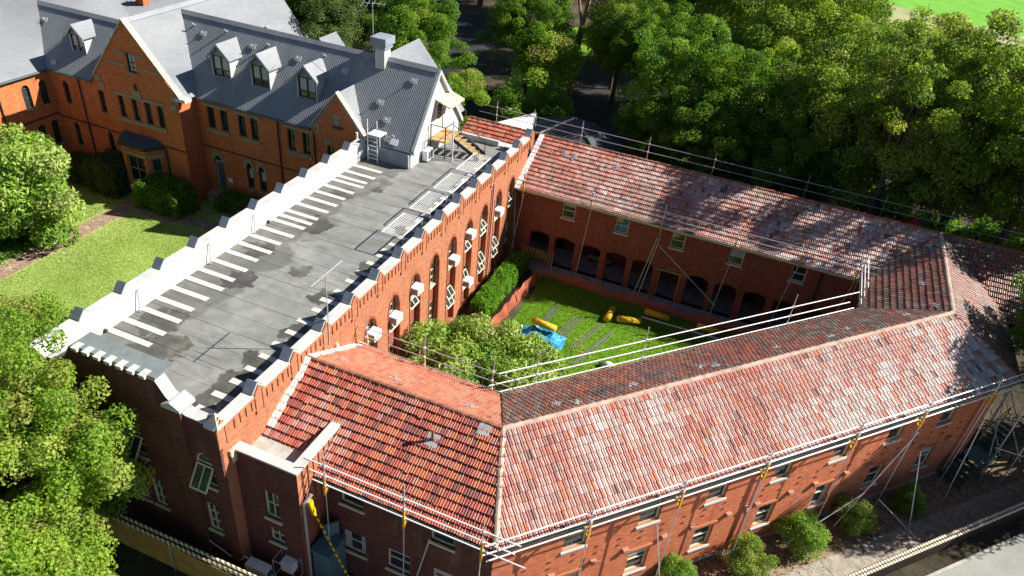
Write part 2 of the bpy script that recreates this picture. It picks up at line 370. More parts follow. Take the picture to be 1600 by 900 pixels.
def window(parent, F, u0, u1, z0, z1, w=-.14, frm='cream', bars=(1, 2), sill='cream', fw_=.07, arch=None, blind=None, glassm='glass', sillproj=.07, open_sash=()):
    """window part > frame, pane, sill; arch=(kind,height)"""
    mb = MB()
    zt = z1-(arch[1] if arch else 0)
    mb.fbox(F, u0, u0+fw_, w-.05, w+.03, z0, zt); mb.fbox(F, u1-fw_, u1, w-.05, w+.03, z0, zt)
    mb.fbox(F, u0+fw_, u1-fw_, w-.05, w+.03, z0, z0+fw_)
    if arch:
        ap = archpts(u0, u1, zt, z1, arch[0]); cx = (u0+u1)/2
        for (a, ha), (b, hb) in zip(ap, ap[1:]):
            k = .8
            q = [(a, ha), (b, hb), (cx+(b-cx)*k, zt+(hb-zt)*k), (cx+(a-cx)*k, zt+(ha-zt)*k)]
            mb.hexa([F(x, w+.03, z) for x, z in q]+[F(x, w-.05, z) for x, z in q])
        mb.fbox(F, u0+fw_, u1-fw_, w-.04, w+.025, zt-.03, zt+.03)
    else: mb.fbox(F, u0+fw_, u1-fw_, w-.05, w+.03, z1-fw_, z1)
    nx, nz = bars
    for i in range(1, nx): 
        x = u0+(u1-u0)*i/nx; mb.fbox(F, x-.02, x+.02, w-.03, w+.02, z0+fw_, zt-fw_*.5)
    for j in range(1, nz):
        z = z0+(zt-z0)*j/nz; mb.fbox(F, u0+fw_, u1-fw_, w-.03, w+.024, z-.028, z+.028)
    o = link('window', mb.mesh('window', M[frm]), parent)
    g = MB()
    if arch: g.poly([F(u0, w-.02, z0), F(u1, w-.02, z0)]+[F(a, w-.02, h) for a, h in reversed(archpts(u0, u1, zt, z1, arch[0]))])
    else: g.poly([F(u0, w-.02, z0), F(u1, w-.02, z0), F(u1, w-.02, z1), F(u0, w-.02, z1)])
    sub(g.build('pane', M[glassm]), o)
    if blind:
        b = MB()
        for (ba, bb, za, zb) in blind:
            b.fbox(F, u0+fw_+(u1-u0-2*fw_)*ba, u0+fw_+(u1-u0-2*fw_)*bb, w-.018, w-.008, z0+(zt-z0)*za, z0+(zt-z0)*zb)
        sub(b.build('blind', M['blind']), o)
    if sill: sub(MB().fbox(F, u0-.06, u1+.06, w+.03, sillproj, z0-.1, z0-.002).build('sill', M[sill]), o)
    for (zf0, zf1, ang) in open_sash:   # awning sash hinged at its top, swung out
        a0 = z0+(zt-z0)*zf0; a1 = z0+(zt-z0)*zf1; H = a1-a0; sb = MB(); ca, sa = math.cos(ang), math.sin(ang)
        def q(u, t, e): return F(u, w+.05+t*sa+e*ca, a1-t*ca+e*sa)
        for (x0, x1, t0, t1) in ((u0+.04, u0+.1, 0, H), (u1-.1, u1-.04, 0, H), (u0+.1, u1-.1, 0, .06), (u0+.1, u1-.1, H-.06, H), ((u0+u1)/2-.02, (u0+u1)/2+.02, .06, H-.06)):
            sb.hexa([q(x0, t0, 0), q(x1, t0, 0), q(x1, t1, 0), q(x0, t1, 0), q(x0, t0, .04), q(x1, t0, .04), q(x1, t1, .04), q(x0, t1, .04)])
        sub(sb.build('open_sash', M[frm]), o)
        sub(MB().poly([q(u0+.1, .06, .02), q(u1-.1, .06, .02), q(u1-.1, H-.06, .02), q(u0+.1, H-.06, .02)]).build('sash_glass', M[glassm]), o)
    return o
def rblind():
    k = rnd.random()
    if k < .4: return None
    if k < .75: return [(0, 1, rnd.choice((.5, .62, .75)), .97)]
    return [(0, rnd.uniform(.15, .3), .05, .97), (rnd.uniform(.75, .85), 1, .05, .97)]
def sub(o, parent):
    """attach world-space mesh below a part whose own parent chain is translation only"""
    o.parent = parent
    root = parent
    while root.parent: root = root.parent
    o.matrix_parent_inverse = Matrix.Identity(4)
    # part objects sit at world identity (their local offset is cancelled by the parent inverse)
    return o
def meet(p, d, q, e):
    """intersection of 2D lines p+d t, q+e t"""
    den = d[0]*e[1]-d[1]*e[0]; t = ((q[0]-p[0])*e[1]-(q[1]-p[1])*e[0])/den
    return Vector((p[0]+d[0]*t, p[1]+d[1]*t))
# ------------------------------------------------------------------ ground and paving
def sstep(x): x = np.clip(x, 0, 1); return x*x*(3-2*x)
def gz(x, y): return float(-.6+.85*sstep((7-x)/6)*sstep((30-y)/5))
mb = MB(); xs = list(range(-150, -40, 10))+list(range(-40, 44, 2))+list(range(44, 200, 12)); ys = list(range(-60, -20, 8))+list(range(-20, 60, 2))+list(range(60, 340, 14))
vs = [(x, y, gz(x, y)+(0 if y < 60 else 0)) for y in ys for x in xs]; nx = len(xs)
mb.add(vs, [(j*nx+i, j*nx+i+1, (j+1)*nx+i+1, (j+1)*nx+i) for j in range(len(ys)-1) for i in range(nx-1)])
struct('ground', mb, M['soil'], 'dark leaf-littered ground around the buildings')
struct('lawn', MB().prism([(-60, -2, 0), (-8.62, -2, 0), (-8.62, 23, 0), (-60, 23, 0)], (0, 0, .5)), M['lawn'], 'sunlit front lawn beside the flat-roofed wing')
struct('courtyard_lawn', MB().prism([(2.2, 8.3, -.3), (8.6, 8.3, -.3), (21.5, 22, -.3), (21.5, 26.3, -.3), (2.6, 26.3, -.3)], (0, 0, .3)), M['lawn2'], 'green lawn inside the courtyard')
struct('courtyard_path', MB().prism([(.1, 8.3, -.3), (2.2, 8.3, -.3), (2.6, 27, -.3), (.1, 27, -.3)], (0, 0, .29)), M['slabm'], 'concrete path beside the courtyard hedge')
struct('arcade_floor', MB().box(.3, 21.6, 26.3, 31, -.4, .1), paint('arcade_paving', (.27, .27, .27), .85, .2, 0, .4, 2), 'grey concrete floor of the arcade')
struct('garden_path', MB().prism([(-25.75, -2, .5), (-24.4, -2, .5), (-24.3, 19.5, .5), (-25.6, 19.5, .5)], (0, 0, .012)).prism([(-32, 14.3, .5), (-25.7, 14.3, .5), (-25.7, 15.3, .5), (-32, 15.7, .5)], (0, 0, .011)).prism([(-24.4, 18.3, .5), (-9, 20.6, .5), (-9, 21.7, .5), (-24.4, 19.4, .5)], (0, 0, .013)), M['paver'], 'brick-paved garden path crossing the front lawn')
struct('road', MB().prism([(-6, 40, -.6), (6, 44, -.6), (1, 60, -.6), (-3, 90, -.6), (-2, 140, -.6), (-12, 140, -.6), (-11, 90, -.6), (-7, 62, -.6), (-13, 52, -.6), (-17, 60, -.6), (-24, 82, -.6), (-33, 82, -.6), (-21, 58, -.6), (-15, 46, -.6)], (0, 0, .012)), M['asphalt'], 'shaded asphalt drive under the trees')
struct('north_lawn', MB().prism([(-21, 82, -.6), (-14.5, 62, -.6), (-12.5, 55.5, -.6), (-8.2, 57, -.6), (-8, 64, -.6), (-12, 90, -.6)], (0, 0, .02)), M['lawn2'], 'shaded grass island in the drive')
struct('sports_field', MB().prism([(24+0, 118, -.6), (40, 108, -.6), (170, 100, -.6), (170, 330, -.6), (20, 330, -.6), (14, 150, -.6)], (0, 0, .05)), M['drygrass'], 'pale dry edge of the sports oval')
ov = [(62+78*math.cos(t), 214+82*math.sin(t), -.55) for t in np.linspace(0, 2*math.pi, 48, endpoint=False)]
struct('field', MB().prism(ov, (0, 0, .012)), M['oval'], 'bright green mown oval in the far corner')
# ------------------------------------------------------------------ tiled roofs
PITCH = .545; RIDGE = 7.58; TW = .21; TL = .335
_tp = [(0, -.026), (.014, .036), (.04, .048), (.06, .034), (.073, -.024), (.087, -.024), (.1, .022), (.144, .034), (.186, .022), (.199, -.024), (.21, -.026)]
_tv = []
for vv, lift in ((-.05, .0), (TL-.012, .068), (TL, .058), (TL, .034)):
    for x, h in _tp: _tv.append((x, vv, h+lift))
for x, h in _tp: _tv.append((x, TL-.15, h+.024))
_n = len(_tp); _tf = [(i+k*_n, i+(k+1)*_n, i+(k+1)*_n+1, i+k*_n+1) for k in range(4) for i in range(_n-1)]
TV = np.array(_tv); TF = np.array(_tf)
tile_me = bpy.data.meshes.new('roof_tile'); tile_me.from_pydata(_tv, [], _tf); tile_me.materials.append(M['tile_o'])
nr = np.random.RandomState(11)
def lowf(x, y, k=0): return (math.sin(x*.55+k)+math.sin(y*.6+x*.3+k*2.1)+math.sin(x*1.3-y*1.1+k)+math.sin(x*.21+y*.17+k*.7))/4
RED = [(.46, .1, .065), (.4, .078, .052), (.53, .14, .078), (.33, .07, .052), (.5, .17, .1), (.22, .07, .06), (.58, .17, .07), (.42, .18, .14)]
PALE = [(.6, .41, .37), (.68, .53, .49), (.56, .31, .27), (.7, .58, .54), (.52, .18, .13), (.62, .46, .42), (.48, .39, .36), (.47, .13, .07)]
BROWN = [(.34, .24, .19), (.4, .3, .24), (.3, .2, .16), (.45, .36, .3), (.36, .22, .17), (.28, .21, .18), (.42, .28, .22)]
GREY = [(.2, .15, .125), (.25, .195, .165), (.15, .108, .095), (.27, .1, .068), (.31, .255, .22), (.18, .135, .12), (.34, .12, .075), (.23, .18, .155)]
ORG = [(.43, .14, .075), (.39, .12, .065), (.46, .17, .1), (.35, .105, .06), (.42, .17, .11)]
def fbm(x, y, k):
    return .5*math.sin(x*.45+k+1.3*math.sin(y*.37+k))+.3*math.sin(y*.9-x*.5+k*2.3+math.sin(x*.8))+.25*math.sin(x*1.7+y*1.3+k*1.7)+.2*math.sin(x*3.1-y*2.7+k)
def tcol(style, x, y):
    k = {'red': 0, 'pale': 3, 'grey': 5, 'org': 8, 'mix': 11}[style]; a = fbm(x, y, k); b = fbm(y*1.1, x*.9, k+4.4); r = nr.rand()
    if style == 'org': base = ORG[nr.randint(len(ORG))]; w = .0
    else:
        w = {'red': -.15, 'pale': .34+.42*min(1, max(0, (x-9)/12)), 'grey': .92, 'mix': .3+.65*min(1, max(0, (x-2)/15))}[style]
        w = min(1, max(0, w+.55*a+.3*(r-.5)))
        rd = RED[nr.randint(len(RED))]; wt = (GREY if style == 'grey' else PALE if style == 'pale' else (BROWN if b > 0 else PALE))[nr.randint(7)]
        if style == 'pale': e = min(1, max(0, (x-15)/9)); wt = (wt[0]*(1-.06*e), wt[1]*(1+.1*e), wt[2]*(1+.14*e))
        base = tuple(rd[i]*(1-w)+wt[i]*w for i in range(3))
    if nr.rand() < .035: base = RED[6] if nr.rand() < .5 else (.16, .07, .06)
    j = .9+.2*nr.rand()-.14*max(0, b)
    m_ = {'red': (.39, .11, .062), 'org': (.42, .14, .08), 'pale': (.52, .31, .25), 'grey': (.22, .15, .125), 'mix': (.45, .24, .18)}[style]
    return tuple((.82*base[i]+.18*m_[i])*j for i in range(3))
def roof_plane(parent, A, B, n, Wd, a1, b1, style, nsingle=0, zr=RIDGE, vstart=0., pitch=PITCH):
    """A,B ridge ends (x,y); n downslope unit 2D; a1,b1 shift along the ridge direction of the eave ends"""
    A = Vector(A); B = Vector(B); n = Vector(n).normalized(); cs = 1/math.hypot(1, pitch); S = Wd/cs
    ev = Vector((n.x*cs, n.y*cs, -pitch*cs)); en = Vector((n.x*pitch*cs, n.y*pitch*cs, cs)); eu = ev.cross(en)
    o = Vector((A.x, A.y, zr)); ub0 = (B-A).dot(Vector((eu.x, eu.y))); sg = 1
    if ub0 < 0: A, B, a1, b1 = B, A, b1, a1; o = Vector((A.x, A.y, zr)); ub0 = -ub0
    L = ub0; lo = lambda v: a1*v/S; hi = lambda v: L+(b1)*v/S
    # deck
    v0 = vstart
    corners = [(lo(v0), v0), (hi(v0), v0), (hi(S), S), (lo(S), S)]
    pts = [o+eu*u+ev*v-en*.03 for u, v in corners]
    MB().prism(pts, -en*.1).build('roof_deck', M['deck'], parent)
    u_min = min(0, a1); u_max = max(L, L+b1); rows = int(math.ceil(S/TL)); cand = []
    mass_v = []; mass_f = []; mass_c = []; off = 0
    for j in range(rows):
        v = j*TL
        if v+TL*.6 < vstart: continue
        tl = min(TL, S+.04-v)
        if tl < .1: continue
        sh = 0.
        for i in range(int(u_min/TW)-2, int(u_max/TW)+2):
            u = i*TW+sh; l = min(lo(v), lo(v+tl)); h = max(hi(v), hi(v+tl))
            if u+TW < l or u > h: continue
            inside = u >= max(lo(max(v, 0)), lo(v+tl)) and u+TW <= min(hi(v), hi(v+tl))
            w = o+eu*(u+TW/2)+ev*(v+tl/2); c = tcol(style, w.x, w.y)
            cand.append(((w-CAMP).length, u, v, tl, inside, c))
    cand.sort(key=lambda t: t[0]); ns = 0
    rot = Matrix((eu, ev, en)).transposed().to_4x4(); E3 = np.array([eu, ev, en]); O = np.array(o)
    for d, u, v, tl, inside, c in cand:
        jit = (nr.rand(3)-.5)*np.array([.012, .018, .012]); jit[2] += .012*math.sin(u*.9+v)*math.sin(v*1.3+u*.4)
        if nr.rand() < .012: jit[1] += .05; jit[2] += .012
        if inside and tl > TL*.98 and ns < nsingle:
            ns += 1; t = bpy.data.objects.new('roof_tile', tile_me); COL.objects.link(t); adopt(t, parent)
            m = rot.copy(); m.translation = o+eu*(u+jit[0])+ev*(v+jit[1])+en*(jit[2])
            t.matrix_basis = m; t.color = (*c, 1); continue
        p = TV.copy(); p[:, 1] = np.where(p[:, 1] > 0, p[:, 1]-TL+tl, p[:, 1]); p += jit; p[:, 0] += u; p[:, 1] += v
        p[:, 1] = np.maximum(p[:, 1], vstart)
        pv = p[:, 1]; p[:, 0] = np.clip(p[:, 0], a1*pv/S, L+b1*pv/S)
        mass_v.append(O+p@E3); mass_f.append(TF+off); off += len(TV); mass_c.append(c)
    if mass_v:
        me = bpy.data.meshes.new('roof_tiles'); V = np.concatenate(mass_v); Fc = np.concatenate(mass_f)
        me.from_pydata(V.tolist(), [], Fc.tolist()); me.materials.append(M['tile_s'])
        ca = me.color_attributes.new('Col', 'FLOAT_COLOR', 'POINT')
        cc = np.ones((len(V), 4)); cc[:, :3] = np.repeat(np.array(mass_c), len(TV), 0); ca.data.foreach_set('color', cc.ravel())
        ob = link('tile_field', me, parent); ob['kind'] = 'stuff'
    def at(u, v, h=0): return o+eu*u+ev*v+en*h
    return at, L, S
cap = MB(); r0 = .115
for a, rr in ((0, r0*.84), (.40, r0*1.14)):
    for i in range(7):
        t = math.pi*(-.12+1.24*i/6); cap.v.append((a, rr*math.cos(t), rr*math.sin(t)-.03))
cap.f = [(i, i+1, i+8, i+7) for i in range(6)]+[(7, 8, 9, 10, 11, 12, 13)]
cap_me = cap.mesh('ridge_tile', M['terra'])
capp_me = cap.mesh('ridge_tile', paint('pale_cap', (.56, .4, .32), .85, .2, 0, .5, 2.))
def caps(parent, P, Q, me=None, step=.38):
    P = Vector(P); Q = Vector(Q); d = Q-P; L = d.length; n = max(1, int(L/step)); d.normalize()
    y = Vector((0, 0, 1)).cross(d).normalized(); z = d.cross(y)
    for i in range(n):
        t = bpy.data.objects.new('ridge_tile', me or cap_me); COL.objects.link(t); adopt(t, parent)
        m = Matrix((d, y, z)).transposed().to_4x4(); m.translation = P+d*(i*L/n)+Vector((0, 0, .02+rnd.uniform(-.008, .008)))
        t.matrix_basis = m@Matrix.Rotation(rnd.uniform(-.03, .03), 4, 'Z')
J1 = Vector((8.44, 4.95)); J2 = Vector((24.85, 22.25)); J3 = Vector((24.85, 31.0)); D0 = Vector((0.0, 4.95))
dD = Vector((1, 0)); dC = (J2-J1).normalized(); dE = Vector((0, 1)); dB = Vector((-1, 0))
def right(d): return Vector((d.y, -d.x))
WD, WC, WE, WB = 3.5, 3.42, 3.6, 3.92
def corner(J, d, e, wd, we, side):
    """eave corner where the offset lines of two wings meet; side +1 = outer (right of heading)"""
    return meet(J+right(d)*wd*side, d, J+right(e)*we*side, e)
c_DCo = corner(J1, dD, dC, WD, WC, 1); c_DCi = corner(J1, dD, dC, WD, WC, -1)
c_CEo = corner(J2, dC, dE, WC, WE, 1); c_CEi = corner(J2, dC, dE, WC, WE, -1)
c_EBi = Vector((J3.x-WE, J3.y-WB)); c_EBo = Vector((J3.x+WE, J3.y-WB))
def ez(w): return RIDGE-PITCH*w
def al(p, o, d): return (p-o).dot(d)
OV = .42
def gutter(parent, P, Q, z, mat='gutter', prof=.12):
    P = Vector(P); Q = Vector(Q); d = (Q-P).normalized(); n = right(d); F = frame(P, d); L = (Q-P).length; m = MB()
    m.fbox(F, 0, L, -.02, .0, z-.14, z+.0).fbox(F, 0, L, .1, .125, z-.13, z+.01).fbox(F, 0, L, -.02, .12, z-.15, z-.13)
    return m.build('gutter', M[mat], parent)
def anchor(parent, at, u, v, rot=.4):
    m = MB(); p = at(u, v, .075)
    q0 = at(u+1, v, .075)-p; q1 = at(u, v+1, .075)-p; nn = q0.cross(q1)
    a = q0*math.cos(rot)+q1*math.sin(rot); b = q1*math.cos(rot)-q0*math.sin(rot)
    def P(x, y, h): return p+a*x+b*y+nn*h
    for sx, sy in ((.26, .07), (.07, .2)): m.hexa([P(-sx, -sy, 0), P(sx, -sy, 0), P(sx, sy, 0), P(-sx, sy, 0), P(-sx, -sy, .02), P(sx, -sy, .02), P(sx, sy, .02), P(-sx, sy, .02)])
    m.tube(P(0, 0, .02), P(0, 0, .14), .025)
    m.build('roof_anchor', M['galv'], parent)
def plane2(parent, A, B, n, Wd, ea, eb, style, ns):
    """ridge A->B, eave ends given as points: works out the shifts in the plane's own u direction"""
    A = Vector(A); B = Vector(B); n = Vector(n).normalized(); cs = 1/math.hypot(1, PITCH)
    ev = Vector((n.x*cs, n.y*cs, -PITCH*cs)); en = Vector((n.x*PITCH*cs, n.y*PITCH*cs, cs)); eu = ev.cross(en); e2 = Vector((eu.x, eu.y))
    if (B-A).dot(e2) < 0: A, B, ea, eb = B, A, eb, ea
    return roof_plane(parent, A, B, n, Wd, (Vector(ea)-A).dot(e2), (Vector(eb)-B).dot(e2), style, ns)
# ---- front tiled wing (D)
wD = thing('tiled_wing', 'short red-tiled brick wing joined to the flat-roofed wing, its front wall in shade', 'building', (5, 4.95, 0))
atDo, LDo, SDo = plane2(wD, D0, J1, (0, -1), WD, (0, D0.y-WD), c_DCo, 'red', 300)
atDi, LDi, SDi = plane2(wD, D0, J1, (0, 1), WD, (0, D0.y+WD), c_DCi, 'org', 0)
caps(wD, (D0.x+.2, D0.y, RIDGE), (J1.x, J1.y, RIDGE))
FDo = frame((0, 4.95-WD+OV), (1, 0)); LD = c_DCo.x-.1
dwin = [(3.45, 4.45, 1.4, 2.62), (5.4, 6.4, 1.4, 2.62), (7.35, 8.35, 1.4, 2.62), (3.42, 4.4, 4.15, 5.2), (7.2, 8.15, 4.15, 5.2)]
cD = meet((0, 4.95-WD+OV), (1, 0), J1+right(dC)*(WC-OV), dC); cDi = meet((0, 4.95+WD-OV), (1, 0), J1-right(dC)*(WC-OV), dC)
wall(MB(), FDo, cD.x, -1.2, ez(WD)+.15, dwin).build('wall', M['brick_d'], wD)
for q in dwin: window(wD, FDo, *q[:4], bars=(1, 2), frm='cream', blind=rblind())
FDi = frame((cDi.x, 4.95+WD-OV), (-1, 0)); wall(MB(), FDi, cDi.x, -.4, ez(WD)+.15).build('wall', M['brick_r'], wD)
gutter(wD, (2.7, 4.95-WD), c_DCo, ez(WD)); gutter(wD, c_DCi, (0, 4.95+WD), ez(WD), 'guttere')
MB().fbox(FDo, 2.7, cD.x, -.02, .06, 5.0, 5.06).fbox(FDo, 2.7, cD.x-.1, .0, OV-.03, ez(WD)-.14, ez(WD)-.1).build('soffit', M['guttere'], wD)
for (u, v) in ((1.0, 1.02), (3.46, 1.0), (6.75, 1.0)): anchor(wD, atDi, u, v)
# vent pipe with flashing and parapet flashings
p = atDo(LDo-6.2, 1.3, .05); MB().tube(p, p+Vector((0, 0, .55)), .06).tube(p+Vector((0, 0, .5)), p+Vector((0, 0, .56)), .085).build('vent_pipe', M['terra'], wD)
MB().hexa([atDo(u, v, hh) for hh in (.05, .08) for u, v in ((LDo-5.95, 1.05), (LDo-6.45, 1.05), (LDo-6.45, 1.55), (LDo-5.95, 1.55))]).build('flashing', M['lead'], wD)
MB().hexa([atDo(u, v, hh) for hh in (.05, .09) for u, v in ((LDo-7.6, .08), (LDo-8.05, .08), (LDo-8.05, .5), (LDo-7.6, .5))]).build('flashing', M['lead'], wD)
for at_, nm, S_ in ((atDo, 'o', 2.8), (atDi, 'i', SDi)):
    m = MB(); k = 0
    u0 = (LDo if nm == 'o' else 0)
    sgn = -1 if nm == 'o' else 1
    while k < S_:
        a, b = (u0, u0+sgn*(.28+rnd.uniform(-.04, .05))); m.hexa([at_(u, v, hh) for hh in (.05, .1) for u, v in ((a, k), (b, k), (b, k+.36), (a, k+.36))]); k += .33
    m.build('wall_flashing', M['whiteflash'], wD)
# ---- diagonal tiled wing (C)
wC = thing('tiled_wing', 'long diagonal brick wing with pale weathered tiles and sunlit outer wall', 'building', (16.6, 13.6, 0))
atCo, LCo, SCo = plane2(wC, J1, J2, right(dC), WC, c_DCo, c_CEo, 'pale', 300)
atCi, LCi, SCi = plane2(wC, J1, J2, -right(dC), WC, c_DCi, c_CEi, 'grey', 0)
caps(wC, (*J1, RIDGE), (*J2, RIDGE), capp_me)
caps(wC, (*c_DCo, ez(WC)), (*J1, RIDGE), capp_me); caps(wC, (*c_CEo, ez(WC)), (*J2, RIDGE), cap_me)
oC = J1+right(dC)*(WC-OV); FCo = frame(oC, dC); uD = al(cD, oC, dC); cE = meet(oC, dC, J2+right(dE)*(WE-OV), dE); uE = al(cE, oC, dC)
cwin = []
for u in (1.45, 4.75, 8.0, 11.4, 14.7, 18.05, 21.5): cwin += [(u, u+1.0, .5, 1.97), (u, u+1.0, 3.56, 4.95)]
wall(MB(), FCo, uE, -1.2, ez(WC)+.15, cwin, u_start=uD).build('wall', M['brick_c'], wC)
for q in cwin: window(wC, FCo, *q, bars=(1, 2), frm='cream', sill='white', blind=rblind())
m = MB(); m2 = MB()
for u in (1.45, 4.75, 8.0, 11.4, 14.7, 18.05, 21.5):
    MB().fbox(FCo, u-.08, u+1.08, .0, .05, 1.99, 2.12).build('lintel_course', M['brick_o'], wC)
    for k in range(5): m.fbox(FCo, u+.05+.2*k, u+.13+.2*k, -.05, .03, .25, .34)
    for du in (-.45, 1.4): MB().fbox(FCo, u+du, u+du+.26, .0, .16, 2.2, 2.42).build('vent_cowl', paint('cowl_pink', (.42, .2, .14), .8, .2), wC)
m.build('brick_corbels', M['brick_d'], wC)['kind'] = 'stuff'
m = MB()
for (ua, ub, z) in ((uD+.3, uE-.2, 2.75), (uD+.3, uE-.2, 3.15)):
    u = ua
    while u < ub: m.fbox(FCo, u, u+.1, -.02, .035, z, z+.08); u += 1.02
m.build('vent_bricks', M['brick_d'], wC)['kind'] = 'stuff'
MB().fbox(FCo, uD, uE, .0, .06, -.62, -.45).build('plinth', M['concrete'], wC)
for u in (10.55, 24.2):
    MB().tube(FCo(u, .1, -.4), FCo(u, .1, 5.2), .055).tube(FCo(u, .1, 5.2), FCo(u, OV, 5.5), .055).fbox(FCo, u-.12, u+.12, .0, .16, 2.2, 2.4).build('downpipe', M['pipe'], wC)
FCi = frame(J2-right(dC)*(WC-OV), -dC); uA = -al(meet(J2-right(dC)*(WC-OV), dC, J2-right(dE)*(WE-OV), dE), J2, dC)
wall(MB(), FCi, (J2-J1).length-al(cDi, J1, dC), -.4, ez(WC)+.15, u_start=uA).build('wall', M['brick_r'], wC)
gutter(wC, c_DCo, c_CEo, ez(WC)); gutter(wC, c_CEi, c_DCi, ez(WC), 'guttere')
MB().fbox(FCo, uD, uE, .0, OV-.03, ez(WC)-.14, ez(WC)-.1).build('soffit', M['guttere'], wC)
for (u, v, r_) in ((2.68, 1.02, .3), (3.4, .6, 1.), (6.2, 1., .2), (9.65, 1.1, .8), (10.2, .8, .1), (13.9, 1.2, .5), (16.8, .85, .3), (18.3, 1.3, .9), (22.1, 1.2, .2)): anchor(wC, atCi, u, v, r_)
# ---- east link wing (E)
wE = thing('tiled_wing', 'short tiled link wing between the diagonal wing and the arcaded wing', 'building', (24.85, 26.6, 0))
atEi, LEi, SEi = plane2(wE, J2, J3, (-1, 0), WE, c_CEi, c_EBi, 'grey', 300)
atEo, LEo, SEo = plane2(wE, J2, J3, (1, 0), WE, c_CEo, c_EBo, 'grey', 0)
caps(wE, (*J2, RIDGE), (*J3, RIDGE), capp_me)
yi0 = meet(J2-right(dC)*(WC-OV), dC, J2-right(dE)*(WE-OV), dE).y
wall(MB(), frame((J3.x-WE+OV, 27.4), (0, -1)), 27.4-yi0, -.4, ez(WE)+.15).build('wall', M['brick_r'], wE)
wall(MB(), frame((J3.x+WE-OV, cE.y), (0, 1)), 28-cE.y, -1.2, ez(WE)+.15).build('wall', M['brick_r'], wE)
gutter(wE, (*c_EBi,), (*c_CEi,), ez(WE), 'guttere'); gutter(wE, c_CEo, c_EBo, ez(WE))
for (u, v) in ((.75, .7), (3.1, 1.2), (7.3, .7)): anchor(wE, atEi, u, v)
# ---- arcaded wing (B)
wB = thing('arcaded_wing', 'long two-storey brick wing with arcade and red-to-grey tiled roof across the courtyard', 'building', (12, 31, 0))
XB1 = 29.4
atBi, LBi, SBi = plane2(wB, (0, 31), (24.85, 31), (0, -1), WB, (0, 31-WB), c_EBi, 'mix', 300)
plane2(wB, (24.85, 31), (XB1, 31), (0, -1), WB, c_EBo, (XB1, 31-WB), 'grey', 0)
# west end beyond the battlemented wall: only its upper courses stand above the flat roof
roof_plane(wB, (-5.2, 31), (-.43, 31), (0, -1), 1.35, 0, 0, 'red', 0)
roof_plane(wB, (-2.1, 31), (-.44, 31), (0, -1), 2.5, 0, 0, 'red', 0, vstart=1.55)
MB().prism([(-5.2, 31, RIDGE-.03), (XB1, 31, RIDGE-.03), (XB1, 31+WB, ez(WB)-.03), (-5.2, 31+WB, ez(WB)-.03)], (0, 0, -.1)).build('rear_slope', M['terra'], wB)
caps(wB, (-5.2, 31, RIDGE), (XB1, 31, RIDGE))
YB = 31-WB+.45; FB = frame((.0, YB), (1, 0))
bwin = [(x, x+.86, 3.93, 5.0) for x in (3.22, 6.78, 10.36, 13.96, 17.6)]
arch = [(x, x+1.38, .1, 2.42, 'seg', .2) for x in (1.25, 3.02, 4.78, 6.56, 8.32, 10.1, 11.88, 13.65, 15.46, 17.24, 19.0)]
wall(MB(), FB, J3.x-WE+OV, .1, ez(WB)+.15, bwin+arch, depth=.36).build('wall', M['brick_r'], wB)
for q in bwin: window(wB, FB, *q, w=-.1, bars=(1, 2), frm='cream', blind=rblind())
m = MB()
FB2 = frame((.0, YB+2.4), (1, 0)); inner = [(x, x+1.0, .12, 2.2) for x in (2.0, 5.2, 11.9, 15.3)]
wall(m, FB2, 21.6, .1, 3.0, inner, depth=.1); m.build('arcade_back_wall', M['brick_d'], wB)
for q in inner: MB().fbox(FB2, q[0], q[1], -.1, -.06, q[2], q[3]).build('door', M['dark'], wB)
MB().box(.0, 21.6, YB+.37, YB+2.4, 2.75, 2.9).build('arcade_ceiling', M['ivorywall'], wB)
m = MB(); m.fbox(FB, 10.1, 10.19, -.2, -.1, .1, 2.12).fbox(FB, 11.39, 11.48, -.2, -.1, .1, 2.12).fbox(FB, 9.98, 11.6, -.12, .02, 2.12, 2.22)
m.build('door_frame', M['timber'], wB); MB().prism([FB(u, -.15, z) for u, z in archpts(10.3, 11.3, 2.25, 2.4, 'seg')], (0, .03, 0)).build('fanlight_panel', M['blind'], wB)
gutter(wB, (.0, 31-WB), c_EBi, ez(WB), 'guttere'); gutter(wB, c_EBo, (XB1, 31-WB), ez(WB))
m = MB(); 
wall(m, frame((XB1-.3, YB), (0, 1)), 2*WB-.9, -1, ez(WB), prof=[(0, ez(WB)), (WB-.45, RIDGE-.15), (2*WB-.9, ez(WB))]); m.build('gable_wall', M['brick_r'], wB)
wall(MB(), frame((J3.x+WE-OV, YB), (1, 0)), XB1-.3-J3.x-WE+OV, -1, ez(WB)+.1).build('wall', M['brick_r'], wB)
MB().tube(FB(19.25, .08, .1), FB(19.25, .08, 5.2), .05).build('downpipe', M['black'], wB)
for (u, v, r_) in ((2.18, 1.1, .3), (2.85, 1.2, 1.2), (5.7, 1.1, .4), (9.3, 1., .6), (13.45, 1., .3), (17.5, 1., .5), (21.1, .95, .4)): anchor(wB, atBi, LBi-u, v, r_)
m = MB(); k = 0
while k < SBi: m.hexa([atBi(u, v, hh) for hh in (.05, .1) for u, v in ((LBi, k), (LBi-.34, k), (LBi-.34, k+.36), (LBi, k+.36))]); k += .33
m.build('wall_flashing', M['whiteflash'], wB)
